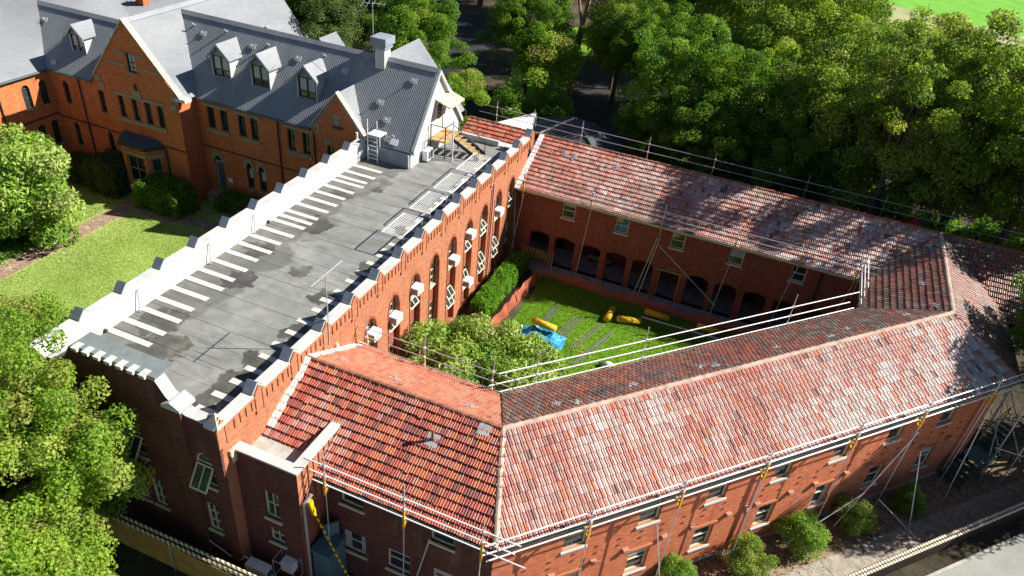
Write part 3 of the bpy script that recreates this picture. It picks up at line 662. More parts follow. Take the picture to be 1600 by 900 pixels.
# ------------------------------------------------------------------ flat-roofed battlemented wing (A)
A = thing('flat_roofed_wing', 'long flat-roofed orange brick wing with white-capped battlements', 'building', (-4.2, 14, 0))
ZF = 6.93; ZC = 8.03; YE = 28.9
FA = frame((0, 0), (0, 1))      # outer right wall, u = Y
bays = [9.64+2.1*k for k in range(9)]; bays = [b for b in bays if b < 26.9]
ops = [(b-.5, b+.5, .55, 6.36, 'point', .75) for b in bays]
wall(MB(), FA, YE, -1, ZC, ops, depth=.24).build('wall', M['brick_o'], A)
FR = frame((-.24, 0), (0, 1))
acs = {0: 'u', 1: 'u', 2: 'u', 4: 'u', 5: 'u', 7: 'u'}
for k, b in enumerate(bays):
    MB().fbox(FR, b-.5, b+.5, -.08, 0, .55, 1.55).build('apron', M['brick_r'], A); MB().fbox(FR, b-.5, b+.5, -.08, 0, 3.1, 4.25).build('spandrel', M['brick_r'], A)
    sashU = [(.3, .62, .75), (.0, .3, .75)] if k in (1, 6, 8) else ([(.02, .34, .7)] if k in (2, 5) else [])
    sashL = [(.45, .85, .6), (.05, .45, .6)] if k in (4, 6, 7) else ([(.4, .8, .4)] if k == 5 else [])
    window(A, FR, b-.46, b+.46, 4.25, 6.3, w=-.06, frm='cream', bars=(1, 3), arch=('point', .7), sillproj=.12, open_sash=sashU)
    window(A, FR, b-.46, b+.46, 1.55, 3.1, w=-.06, frm='cream', bars=(1, 3), sillproj=.12, open_sash=sashL)
    m = MB(); m.fbox(FA, b-.58, b-.5, .0, .03, .5, 5.6).fbox(FA, b+.5, b+.58, .0, .03, .5, 5.6)
    ap = archpts(b-.5, b+.5, 5.61, 6.36, 'point'); ao = archpts(b-.58, b+.58, 5.61, 6.5, 'point')
    for i in range(len(ap)-1): m.hexa([FA(*q) for q in ((ap[i][0], 0, ap[i][1]), (ap[i+1][0], 0, ap[i+1][1]), (ao[i+1][0], 0, ao[i+1][1]), (ao[i][0], 0, ao[i][1]), (ap[i][0], .03, ap[i][1]), (ap[i+1][0], .03, ap[i+1][1]), (ao[i+1][0], .03, ao[i+1][1]), (ao[i][0], .03, ao[i][1]))])
    m.build('arch_trim', M['brick_r'], A)
# parapet bodies
MB().box(-.42, -.002, 0, YE, ZF-.1, ZC).build('parapet', M['brick_o'], A)
MB().box(-.46, .03, .3, YE, ZC, ZC+.06).build('coping', M['white'], A)
MB().box(-8.84, -8.42, .0, 23, ZF-.8, ZC).build('parapet', M['white'], A)
MB().box(-8.88, -8.38, .3, 23, ZC, ZC+.06).build('coping', M['white'], A)
def merlon_mesh(t):
    m = MB(); hw = .27; z0 = 0; a = .11
    m.box(-t, 0, -hw, hw, -.02, a)
    return m
def merlon(x0, x1, y, name='merlon', brickface=None):
    hw = .27; zb = ZC+.06; zt = ZC+.44
    c = MB(); pr = [(x0, y-hw-.03, zb+.06), (x0, y, zt), (x0, y+hw+.03, zb+.06), (x0, y+hw+.03, zb-.02), (x0, y-hw-.03, zb-.02)]
    c.prism(pr, (x1-x0, 0, 0)); o = c.build('merlon_cap', M['white'], A)
    for sy in (-1, 1): sub(MB().hexa([(x0+.01, y+sy*(hw+.035), zb+.05), (x1-.01, y+sy*(hw+.035), zb+.05), (x1-.01, y+sy*.01, zt+.0), (x0+.01, y+sy*.01, zt+.0), (x0+.01, y+sy*(hw+.05), zb+.06), (x1-.01, y+sy*(hw+.05), zb+.06), (x1-.01, y+sy*.02, zt+.012), (x0+.01, y+sy*.02, zt+.012)]).build('cap_shade_plate', M['capshade']), o)  # plates added to paint shade onto the white cap slopes
    if brickface:
        f = MB(); sx = brickface
        f.prism([(x1, y-hw, ZF+.25), (x1, y+hw, ZF+.25), (x1, y+hw, zb+.03), (x1, y, zt-.06), (x1, y-hw, zb+.03)], (sx, 0, 0))
        f.prism([(x1+sx, y+.1, ZF+.3), (x1+sx, y+.17, ZF+.3), (x1+sx, y+.17, zb+.02), (x1+sx, y+.1, zb+.12)], (.03, 0, 0))
        f.build('merlon_pier', M['brick_o'], A)
for n in range(15):
    y = 2.1*n+(.12 if n == 0 else 0); 
    if y < YE+.6: merlon(-.44, .0, y, brickface=.07)
for n in range(10): merlon(-8.86, -8.4, 2.38+2.1*n)
m = MB(); m3 = MB()
for n in range(14):
    for k in range(5): 
        y = 2.1*n+.42+.31*k; MB().box(0, .045, y, y+.13, ZF+.55, ZC-.08).build('parapet_rib', M['brick_o'], A)
MB().box(0, .05, 0, YE, ZF+.42, ZF+.54).box(0, .035, 0, YE, ZF+.1, ZF+.2).box(0, .06, 0, YE, ZC-.09, ZC).build('string_course', M['brick_o'], A)
# flat roof: slab with individually lapped membrane sheets and white strips
MB().box(-8.43, -.41, .4, YE, ZF-.25, ZF-.02).build('roof_slab', M['concrete'], A)
y = .42; k = 0
while y < YE-.05:
    w_ = min(1.0, YE-y); z = ZF+.004*(k % 2); MB().hexa([(-8.4, y, ZF-.02), (-.43, y, ZF-.02), (-.43, y+w_-.012, ZF-.02), (-8.4, y+w_-.012, ZF-.02), (-8.4, y, z+.006), (-.43, y, z+.006), (-.43, y+w_-.012, z), (-8.4, y+w_-.012, z)]).build('membrane_sheet', M['bitumen'], A)
    y += w_; k += 1
Ls = [(-6.18, 2.37), (-6.21, 3.19), (-6.28, 4.0), (-6.31, 4.92), (-6.37, 5.8), (-6.42, 6.7), (-6.33, 7.6), (-6.43, 8.42), (-6.45, 9.33), (-6.49, 10.26), (-6.43, 11.14), (-6.48, 12.01), (-6.45, 12.89), (-6.38, 13.84), (-6.36, 14.4), (-6.41, 14.98), (-6.43, 15.88), (-6.39, 16.73), (-6.41, 17.58), (-6.37, 18.45), (-6.38, 19.3), (-6.44, 19.85), (-6.39, 20.61), (-6.44, 21.52)]
Rs = [(-2.32, 1.33), (-2.27, 2.19), (-2.27, 3.05), (-2.28, 3.9), (-2.28, 4.77), (-2.23, 5.64), (-2.3, 6.53), (-2.29, 7.42), (-2.18, 8.35), (-2.28, 9.16), (-2.14, 10.01), (-2.15, 10.97), (-2.17, 11.83), (-2.15, 12.77), (-2.15, 13.58), (-2.18, 14.15), (-2.16, 14.8), (-2.04, 15.62), (-2.18, 16.6), (-2.18, 17.58), (-2.1, 18.34), (-2.14, 19.16), (-2.15, 19.9), (-2.13, 20.6), (-2.15, 21.5), (-2.1, 22.4), (-2.15, 23.3), (-2.1, 24.2), (-2.1, 25.1)]
for i, (x, y) in enumerate(Ls+Rs):
    L_ = i < len(Ls); x0, x1 = (-8.38, x) if L_ else (x, -.44)
    MB().box(x0+rnd.uniform(-.01, .12)*(not L_), x1-rnd.uniform(0, .12)*L_, y-.135, y+.135, ZF-.005, ZF+.022).build('roof_strip', M['strip'], A)
# drain pipes inside the left parapet
for y in (4.9, 9.2, 12.4):
    MB().path([(-8.36, y, ZC-.1), (-8.3, y-.1, ZF+.6), (-8.2, y-.25, ZF+.05)], .03).build('conduit', M['galv'], A)
for y in (3.0, 13.4): MB().tube((-8.42, y, ZF+.1), (-8.3, y, ZF+.1), .07).build('scupper', M['black'], A)
# outer left wall, front wall with shaped parapet
wall(MB(), frame((-8.84, 23), (0, -1)), 23, -.5, ZF-.7).build('wall', M['brick_h'], A)
FF = frame((-8.84, 0), (1, 0))
fw_ops = [(u, u+.85, 4.72, 6.4, 'point', .6) for u in (1.5, 4.2, 7.45)]+[(u, u+.6, 2.05, 3.6) for u in (1.2, 2.2, 4.0, 4.85, 7.5)]
prof = [(0, ZC), (.6, ZC), (1.5, 8.15), (2.2, 8.6), (2.6, 9.2), (6.4, 9.2), (6.75, 8.6), (7.15, 8.2), (7.5, ZC), (8.84, ZC)]
wall(MB(), FF, 8.84, -1, 9.2, fw_ops, prof=prof).build('front_wall', M['brick_d'], A)
m = MB()
pr = [(u, z) for u, z in prof]
for (a, ha), (b, hb) in zip(prof, prof[1:]):
    m.hexa([FF(a, .03, ha), FF(b, .03, hb), FF(b, -.42, hb), FF(a, -.42, ha), FF(a, .03, ha+.06), FF(b, .03, hb+.06), FF(b, -.42, hb+.06), FF(a, -.42, ha+.06)])
m.build('front_coping', M['white'], A)
m = MB()
for (a, ha), (b, hb) in zip(prof, prof[1:]): m.poly([FF(b, -.4, ZF-.2), FF(a, -.4, ZF-.2), FF(a, -.4, ha), FF(b, -.4, hb)])
m.build('parapet', M['white'], A)
MB().fbox(FF, 2.75, 6.45, -.8, .03, 9.26, 9.36).build('parapet_slab', paint('slab_grey', (.17, .2, .2), .7, .3), A)
for k in range(7): MB().fbox(FF, 2.85+.5*k, 3.12+.5*k, -.2, .16, 9.24, 9.375).build('dentil', M['white'], A)
for q in fw_ops[:3]: window(A, FF, q[0], q[1], q[2], q[3], w=-.1, frm='cream', bars=(1, 2), arch=('point', .55), open_sash=[(.05, .92, .6)])
for q in fw_ops[3:]: window(A, FF, *q[:4], w=-.1, frm='cream', bars=(2, 3))
for u in (.9, 7.05): MB().fbox(FF, u-.32, u+.32, -.5, .14, ZF-6.5, 8.28).build('pier', M['brick_d'], A); 
for u in (.9, 7.05): MB().prism([FF(u-.4, .2, 8.28), FF(u+.4, .2, 8.28), FF(u+.4, .2, 8.4), FF(u, .2, 8.62), FF(u-.4, .2, 8.4)], (0, .75, 0)).build('pier_cap', M['white'], A)
MB().fbox(FF, 8.42, 8.835, -.36, .1, -1, 8.15).build('pier', M['brick_d'], A)
apx = FF(8.66, -.14, 8.62); q4 = [FF(8.36, .16, 8.15), FF(8.98, .16, 8.15), FF(8.98, -.44, 8.15), FF(8.36, -.44, 8.15)]
MB().add(q4+[apx], [(0, 1, 4), (1, 2, 4), (2, 3, 4), (3, 0, 4), (3, 2, 1, 0)]).build('pier_cap', M['stonel'], A)
# white wall closing the far end of the flat roof
MB().box(-5.2, -2.1, YE+.0, YE+.2, ZF, 7.3).build('end_wall', M['white'], A)
MB().prism([(-5.2, YE+.1, 6.9), (-.45, YE+.1, 6.9), (-.45, 29.6, 6.9), (-5.2, 29.75, 6.9)], (0, 0, .1)).build('valley_tray', M['white'], A)
# corner annex with white coped parapet in front of the tiled wing
ax = MB(); FX = frame((.0, .5), (1, 0)); xw = [(1.05, 1.72, 3.55, 5.05), (1.1, 1.78, 2.15, 2.98)]
wall(ax, FX, 2.66, -1, 6.62, xw); ax.build('annex_wall', M['brick_d'], A)
wall(MB(), frame((2.66, .5), (0, 1)), 3.0, 4.4, 6.62, prof=[(0, 6.62), (3.0, 6.62)]).build('annex_side_wall', M['brick_o'], A)
wall(MB(), frame((2.66, .5), (0, 1)), 1.4, -1, 4.4).build('annex_side_wall', M['brick_r'], A)
for q in xw: window(A, FX, *q, bars=(2, 2), frm='cream')
MB().box(.0, 2.7, .46, .86, 6.62, 6.7).build('annex_coping', M['white'], A); MB().box(2.3, 2.7, .86, 3.5, 6.62, 6.7).build('annex_coping', M['white'], A)
MB().box(.0, 2.3, .86, .9, 5.2, 6.62).box(2.3, 2.34, .9, 3.5, 5.2, 6.62).build('annex_parapet_lining', M['grey_and_shade'], A)
MB().box(.0, 2.3, .9, 2.35, 5.85, 5.98).build('annex_roof', M['concrete'], A)
MB().box(-.12, .12, .25, .55, 6.5, 6.75).prism([(.02, .28, 6.5), (.14, .28, 6.5), (.1, .3, 6.1)], (0, .25, 0)).build('rain_hopper', M['stonel'], A)
m = MB(); 
for k in range(8): MB().box(2.66, 2.69, .75+.33*k, .79+.33*k, 4.5, 6.55).build('expansion_joint', M['brick_d'], A)
MB().tube((2.74, .62, .3), (2.74, .62, 5.0), .06).tube((2.74, .62, 5.0), (2.9, .9, 5.35), .07).build('downpipe', M['galv'], A)
# right wall downpipes
MB().path([(.1, 23.2, ZF+.4), (.1, 23.2, .5)], .06).path([(.1, 23.55, ZF-.8), (.1, 23.55, .5)], .04).build('downpipe', M['pipe'], A)
MB().path([(.1, 6.9, 6.9), (.1, 6.9, 6.2)], .04).build('downpipe', M['pipew'], A)
MB().box(.0, .6, 8.5, 27, -.2, .12).build('plinth', M['concrete'], A)
# ------------------------------------------------------------------ brick house with steel roofs
H = thing('brick_house', 'orange brick house with grey steel roofs, gables and dormers behind the flat roof', 'house', (-20, 25, .5))
def metal_plane(parent, pts, name='roof_slope', rib=.115, mat='corr'):
    """pts: 3D polygon, first edge = ridge direction; ribs run down the slope, clipped to the polygon"""
    P = [Vector(p) for p in pts]; nrm = Vector((0, 0, 0))
    for i in range(len(P)): nrm += (P[i]-P[0]).cross(P[(i+1) % len(P)]-P[0])
    nrm.normalize()
    if nrm.z < 0: P.reverse(); nrm = -nrm
    ev = Vector((nrm.x*nrm.z, nrm.y*nrm.z, nrm.z*nrm.z-1)).normalized(); eu = ev.cross(nrm); o = P[0]
    q = [((p-o).dot(eu), (p-o).dot(ev)) for p in P]
    m = MB(); m.prism(P, -nrm*.08)
    u = math.floor(min(a for a, _ in q)/rib)*rib+rib/2
    while u < max(a for a, _ in q):
        xs = []
        for (a, b), (c, d) in zip(q, q[1:]+q[:1]):
            if (a-u)*(c-u) < 0: xs.append(b+(d-b)*(u-a)/(c-a))
        if len(xs) >= 2:
            v0, v1 = min(xs), max(xs)
            f = lambda x, v, h: o+eu*(u+x)+ev*v+nrm*h
            m.add([f(-.04, v0, 0), f(-.014, v0, .02), f(.014, v0, .02), f(.04, v0, 0), f(-.04, v1, 0), f(-.014, v1, .02), f(.014, v1, .02), f(.04, v1, 0)], [(0, 4, 5, 1), (1, 5, 6, 2), (2, 6, 7, 3), (4, 7, 6, 5), (0, 1, 2, 3)])
        u += rib
    return m.build(name, M[mat], parent)
HP = 1.25
YR, ZR_, YEv, ZEv = 26.25, 12.15, 22.85, 7.9
XC, ZCR, PC = -24.9, 12.45, 1.2          # cross wing ridge
vt = (XC+(ZCR-ZR_)/PC, YR, ZR_); vb = (XC+(ZCR-8.0)/PC, YEv+.08, 8.0)
sgx = (-10.42, 10.5)                      # small gable ridge
sg_back = YEv+(sgx[1]-ZEv)/HP
# main roof front slope in two pieces left and right of the small gable, meeting above its ridge
metal_plane(H, [vt, (sgx[0], YR, ZR_), (sgx[0], sg_back, sgx[1]), (-12.35, YEv, ZEv), (vb[0], YEv, ZEv)])
metal_plane(H, [(sgx[0], YR, ZR_), (-5.2, YR, ZR_), (-5.2, YEv, ZEv), (-8.45, YEv, ZEv), (sgx[0], sg_back, sgx[1])])
metal_plane(H, [(-24.6, YR, ZR_), (-5.2, YR, ZR_), (-5.2, 29.65, 7.9), (-21.3, 29.65, 7.9)])
metal_plane(H, [(sgx[0], 22.9, sgx[1]), (sgx[0], sg_back, sgx[1]), (-8.45, YEv+.05, ZEv+.05)])
metal_plane(H, [(sgx[0], 22.9, sgx[1]), (sgx[0], sg_back, sgx[1]), (-12.35, YEv+.05, ZEv+.05)])
# cross wing
metal_plane(H, [(XC, 21.6, ZCR), (XC, 36, ZCR), (-21.2, 36, 8.0), (-21.2, 29.7, 8.0), (XC+.25, YR, ZR_), vb, (-21.2, 21.6, 8.0)])
ZLr, YLr = 11.3, 24.0
xl = XC-(ZCR-ZLr)/PC; xl0 = XC-(ZCR-7.9)/PC
metal_plane(H, [(XC, 21.6, ZCR), (XC, 36, ZCR), (-28.6, 36, 8.0), (-28.6, 26.7, 8.0), (xl, YLr, ZLr), (xl0, 21.6, 7.9)])
XL = -32.5; XLR = -36.3; ZLRr = 7.85+HP*(XL-XLR)
metal_plane(H, [(xl, YLr, ZLr), (-35.3, YLr, ZLr), (XL-.05, 21.28, 7.9), (xl0, 21.28, 7.9)])
metal_plane(H, [(xl, YLr, ZLr), (-35.3, YLr, ZLr), (XL-.05, 26.7, 7.9), (xl0, 26.7, 7.9)])
metal_plane(H, [(XLR, 12, ZLRr), (XLR, 30, ZLRr), (XL, 30, 7.85), (XL, 26.7, 7.85), (-35.3, YLr, ZLr), (XL, 21.25, 7.85), (XL, 12, 7.85)])
metal_plane(H, [(XLR, 12, ZLRr), (XLR, 30, ZLRr), (-40, 30, 7.9), (-40, 12, 7.9)])
# rear wing beyond the chimney and two rear dormer peaks
metal_plane(H, [(-9.2, 26.3, 12.15), (-9.2, 31.0, 12.15), (-5.6, 31.0, 8.0), (-5.6, 26.4, 8.0)])
metal_plane(H, [(-9.2, 26.3, 12.15), (-9.2, 31.0, 12.15), (-12.8, 31.0, 8.0), (-12.8, 26.4, 8.0)])
for x in (-17.9, -13.8):
    metal_plane(H, [(x, 26.3, 12.35), (x, 28.2, 12.35), (x+.85, 28.2, 11.3), (x+.85, 26.7, 11.3)], 'rear_dormer_roof'); metal_plane(H, [(x, 26.3, 12.35), (x, 28.2, 12.35), (x-.85, 28.2, 11.3), (x-.85, 26.7, 11.3)], 'rear_dormer_roof')
# ridge cappings
for a, b in (((vt[0], YR, ZR_), (-5.2, YR, ZR_)), ((XC, 21.7, ZCR), (XC, 36, ZCR)), ((xl, YLr, ZLr), (-35.3, YLr, ZLr)), ((XLR, 12, ZLRr), (XLR, 30, ZLRr))):
    d = Vector(b)-Vector(a); s_ = Vector((0, 0, 1)).cross(d).normalized()
    m = MB()
    for sg in (1, -1): m.hexa([Vector(a)+Vector((0, 0, .06)), Vector(b)+Vector((0, 0, .06)), Vector(b)+s_*.2*sg-Vector((0, 0, .17)), Vector(a)+s_*.2*sg-Vector((0, 0, .17)), Vector(a)+Vector((0, 0, .09)), Vector(b)+Vector((0, 0, .09)), Vector(b)+s_*.2*sg-Vector((0, 0, .14)), Vector(a)+s_*.2*sg-Vector((0, 0, .14))])
    m.build('ridge_capping', M['corr'], H)
# walls: right facade, gable, left facade, left wing
FR_ = frame((-21.45, 23.05), (1, 0)); X0 = -21.45
def rx(x): return x-X0
rw = []
for x in (-20.68, -19.62, -18.18, -17.2, -14.32, -13.18, -11.25): rw.append((rx(x), rx(x)+.58, 5.88, 7.36))
lowr = [(rx(-17.98), rx(-17.45), 2.1, 4.05, 'point', .5), (rx(-16.97), rx(-16.42), 2.1, 4.05, 'point', .5), (rx(-13.2), rx(-12.6), 2.1, 4.05, 'point', .5)]
dr_op = [(rx(-20.66), rx(-19.9), 1.3, 3.92, 'point', .45)]
wall(MB(), FR_, 12.6, .2, 8.0, rw[:]+lowr+dr_op, depth=.24).build('wall', M['brick_h'], H)
for q in rw: window(H, FR_, *q, w=-.17, frm='darkframe', bars=(2, 2), sill='stone', sillproj=.05)
for q in lowr: window(H, FR_, q[0], q[1], q[2], q[3], w=-.17, frm='darkframe', bars=(1, 2), arch=('point', .5), sill='stone', blind=[(.0, 1, .5, .98)])
q = dr_op[0]; m = MB().fbox(FR_, q[0]+.06, q[1]-.06, -.2, -.15, 1.3, 3.4); dd = m.build('door', paint('door_grey', (.09, .11, .13), .5, .4), H)
sub(MB().fbox(FR_, q[0], q[0]+.06, -.2, -.12, 1.3, 3.45).fbox(FR_, q[1]-.06, q[1], -.2, -.12, 1.3, 3.45).fbox(FR_, q[0], q[1], -.2, -.12, 3.4, 3.47).build('frame', M['white'], dd), dd) if False else None
MB().fbox(FR_, q[0], q[0]+.06, -.2, -.12, 1.3, 3.47).fbox(FR_, q[0]+.06, q[1], -.2, -.12, 3.4, 3.47).build('door_frame', M['white'], H)
MB().poly([FR_(u, -.19, z) for u, z in archpts(q[0], q[1], 3.47, 3.92, 'point')]).build('fanlight', M['glass'], H)
MB().fbox(FR_, q[0]-.3, q[1]+.3, 0, .9, .4, 1.28).build('door_step', M['stone'], H)
MB().fbox(FR_, q[1]+.25, q[1]+.6, 0, .03, 2.1, 2.4).build('wall_plaque', M['acw'], H)
def arch_stone(F, u0, u1, zs, zt, kind='point'):
    a = archpts(u0, u1, zs, zt, kind); b = archpts(u0-.22, u1+.22, zs, zt+.28, kind); m = MB()
    for i in range(len(a)-1): m.hexa([F(a[i][0], 0, a[i][1]), F(a[i+1][0], 0, a[i+1][1]), F(b[i+1][0], 0, b[i+1][1]), F(b[i][0], 0, b[i][1]), F(a[i][0], .05, a[i][1]), F(a[i+1][0], .05, a[i+1][1]), F(b[i+1][0], .05, b[i+1][1]), F(b[i][0], .05, b[i][1])])
    m.build('arch_stone', M['stone'], H)
for q in lowr+dr_op: arch_stone(FR_, q[0], q[1], q[3]-q[5], q[3])
def lint(F, u0, u1, z0=7.38, z1=7.58): MB().fbox(F, u0, u1, 0, .05, z0, z1).build('stone_lintel', M['stone'], H)
for a, b in ((-21.0, -18.9), (-18.45, -16.4), (-14.6, -12.4), (-11.5, -10.0)): lint(FR_, rx(a), rx(b)); MB().fbox(FR_, rx(a)+.15, rx(b)-.1, 0, .08, 5.62, 5.84).build('stone_sill', M['stone'], H)
MB().fbox(FR_, 0, 12.6, 0, .05, 4.4, 4.5).build('string_course', M['brick_d'], H)
for x in (-21.2, -19.0, -16.3, -14.9): MB().fbox(FR_, rx(x)-.1, rx(x)+.1, -.02, .04, 7.66, 7.76).build('eaves_vent', M['black'], H)
MB().tube(FR_(rx(-15.0), .08, 1), FR_(rx(-15.0), .08, 7.8), .05).build('downpipe', M['brick_d'], H); MB().tube(FR_(rx(-12.2), .14, 1), FR_(rx(-12.2), .14, 7.7), .05).build('downpipe', M['black'], H)
def gut(a, b): 
    d = (Vector(b)-Vector(a)); MB().tube(a, b, .07, n=8).build('gutter', M['gutter'], H)
gut((-21.3, 22.8, 7.84), (-12.4, 22.8, 7.84)); gut((-32.45, 21.22, 7.84), (-28.5, 21.22, 7.84)); gut((-32.42, 12, 7.8), (-32.42, 21.2, 7.8))
# small gable
FS = frame((-12.35, 22.93), (1, 0))
wall(MB(), FS, 3.9, .3, 8.0, [(1.1, 1.7, 5.88, 7.0)], prof=[(0, 8.05), (1.93, 10.45), (3.9, 8.05)]).build('gable_wall', M['brick_h'], H)
window(H, FS, 1.1, 1.7, 5.88, 7.0, w=-.15, frm='darkframe', bars=(2, 2), sill='stone')
MB().fbox(FS, 1.72, 2.16, 0, .05, 8.45, 9.0).build('gable_panel', M['stone'], H); MB().fbox(FS, 1.55, 2.35, 0, .07, 9.0, 9.2).build('stone_lintel', M['stone'], H); MB().fbox(FS, 1.6, 2.3, 0, .08, 8.28, 8.42).build('stone_sill', M['black'], H)
for (u, z) in ((.12, 8.0), (.2, 7.6), (3.4, 7.85), (.9, 7.1)): MB().fbox(FS, u, u+.5, 0, .04, z, z+.28).build('quoin', M['stone'], H)
def cope(F, pts, w0, w1, mat='stonel'):
    for (a, ha), (b, hb) in zip(pts, pts[1:]):
        MB().hexa([F(a, w1, ha), F(b, w1, hb), F(b, w0, hb), F(a, w0, ha), F(a, w1, ha+.12), F(b, w1, hb+.12), F(b, w0, hb+.12), F(a, w0, ha+.12)]).build('gable_coping', M[mat], H)
cope(FS, [(-.12, 7.95), (1.93, 10.5), (4.0, 7.95)], -.3, .06)
# big gable of the cross wing
GX0 = -28.4; FG = frame((GX0, 21.45), (1, 0)); GW = 6.95
def gx(x): return x-GX0
gw4 = [(gx(x), gx(x)+.56, 5.78, 7.3) for x in (-26.66, -25.5, -24.42, -23.38)]; gtop = [(gx(-25.16), gx(-24.46), 9.15, 10.4)]; glow = [(gx(-28.5)+.12, gx(-28.0)+.12, 2.5, 4.3, 'round', .28), ]
gw5 = [(.02, .55, 5.7, 7.26)]
wall(MB(), FG, GW, .2, 8.0, gw4+gtop+glow+gw5, prof=[(0, 8.2), (gx(XC), 12.4), (GW, 8.2)]).build('gable_wall', M['brick_h'], H)
for q in gw4+gw5: window(H, FG, *q, w=-.17, frm='darkframe', bars=(1, 2), sill='stone', sillproj=.05)
window(H, FG, *gtop[0], w=-.12, frm='darkframe', bars=(2, 2), sill='stone', blind=[(.05, .46, .3, .98), (.54, .95, .3, .98), (.05, .95, .02, .24)])
window(H, FG, *glow[0][:4], w=-.17, frm='darkframe', bars=(1, 2), arch=('round', .28), sill='stone')
lint(FG, gx(-26.9), gx(-22.7), 7.32, 7.52); MB().fbox(FG, gx(-25.1), gx(-24.5), .0, .07, 7.45, 8.0).build('keystone', M['stone'], H); MB().fbox(FG, gx(-24.9), gx(-24.75), 0, .1, 8.0, 8.4).build('finial', M['brick_d'], H)
MB().fbox(FG, gx(-26.8), gx(-22.75), 0, .07, 5.5, 5.74).build('stone_sill', M['stone'], H)
for (a, b, z) in ((-26.9, -25.3, 9.45), (-24.3, -22.6, 9.45), (-26.2, -25.3, 10.25), (-24.35, -23.6, 10.25)): MB().fbox(FG, gx(a), gx(b), 0, .04, z, z+.16).build('stone_band', M['stone'], H)
for (x, z) in ((-28.3, 8.0), (-28.1, 7.55), (-22.0, 7.9), (-22.1, 7.3)): MB().fbox(FG, gx(x), gx(x)+.5, 0, .05, z, z+.35).build('quoin', M['stone'], H)
cope(FG, [(-.05, 8.2), (gx(XC), 12.45), (GW+.25, 8.15)], -.35, .08); MB().fbox(FG, GW-.1, GW+.7, -.5, .1, 8.0, 8.22).build('kneeler', M['white'], H)
MB().fbox(FG, 0, GW, 0, .05, 4.4, 4.5).build('string_course', M['brick_d'], H)
wall(MB(), frame((GX0+GW, 21.45), (0, 1)), 1.6, .2, 8.1).build('wall', M['brick_h'], H)
# canted ground floor bay under a dark lead roof
bx0, bx1 = -27.0, -23.4; bp = [(bx0, 21.45), (bx0+.75, 20.55), (bx1-.75, 20.55), (bx1, 21.45)]
for i, (a, b) in enumerate(zip(bp, bp[1:])):
    F_ = frame(a, (b[0]-a[0], b[1]-a[1])); L_ = math.dist(a, b); o_ = [(.28, L_-.28, 1.6, 3.55)]
    wall(MB(), F_, L_, .3, 4.2, o_, depth=.18).build('bay_wall', M['brick_h'], H)
    window(H, F_, *o_[0], w=-.12, frm='stone', bars=(2 if i == 1 else 1, 2), sill='stone')
    MB().fbox(F_, .05, L_-.05, 0, .06, 3.6, 3.85).build('stone_lintel', M['stone'], H)
ob_ = [(bx0-.15, 21.5), (bx0+.7, 20.35), (bx1-.7, 20.35), (bx1+.15, 21.5)]
MB().prism([(x, y, 4.2) for x, y in ob_], (0, 0, .22)).build('bay_cornice', M['black'], H)
MB().add([(x, y, 4.43) for x, y in ob_]+[(bx0+.3, 21.5, 4.8), (bx1-.3, 21.5, 4.8)], [(0, 1, 4), (1, 2, 5, 4), (2, 3, 5), (0, 4, 5, 3)]).build('bay_roof', M['slate'], H)
MB().tube((bx1+.25, 21.35, .6), (bx1+.25, 21.35, 4.3), .05).build('downpipe', M['black'], H)
# left facade between gable and left wing
FL = frame((-32.68, 21.45), (1, 0)); LX = lambda x: x+32.68
lw = [(LX(-31.6), LX(-31.05), 5.65, 7.25, 'round', .28), (LX(-28.65), LX(-28.6), 5.7, 5.72)]; lw = lw[:1]
ll = [(LX(-31.48), LX(-30.98), 2.5, 4.3, 'round', .25)]
wall(MB(), FL, LX(GX0), .2, 8.0, lw+ll, depth=.22).build('wall', M['brick_h'], H)
for q in lw+ll: window(H, FL, *q[:4], w=-.16, frm='darkframe', bars=(1, 2), arch=('round', q[5]), sill='stone')
MB().fbox(FL, 0, LX(GX0), 0, .05, 4.45, 4.55).build('string_course', M['brick_d'], H); MB().tube(FL(LX(-29.9), .08, .5), FL(LX(-29.9), .08, 7.7), .05).build('downpipe', M['black'], H)
FW = frame((-32.68, 12), (0, 1)); wy = lambda y: y-12
ww = [(wy(y), wy(y)+.6, 5.5, 7.18, 'round', .3) for y in (20.5, 19.2, 15.6)]; w2 = [(wy(y), wy(y)+.58, 2.5, 4.25, 'round', .28) for y in (20.65, 19.6)]
wall(MB(), FW, 9.45, .2, 7.95, ww+w2, depth=.24).build('wall', M['brick_h'], H)
for i, q in enumerate(ww+w2): window(H, FW, *q[:4], w=-.16, frm='darkframe', bars=(1, 2), arch=('round', q[5]), sill='stone')
MB().fbox(FW, 0, 9.45, 0, .05, 4.6, 4.72).build('string_course', M['brick_d'], H); MB().tube(FW(wy(17.5), .08, .5), FW(wy(17.5), .08, 7.7), .05).build('downpipe', M['black'], H)
wall(MB(), frame((-40, 12), (1, 0)), 7.32, .2, 7.9, prof=[(0, 7.9), (3.7, ZLRr-.1), (7.32, 7.9)]).build('gable_wall', M['brick_h'], H)
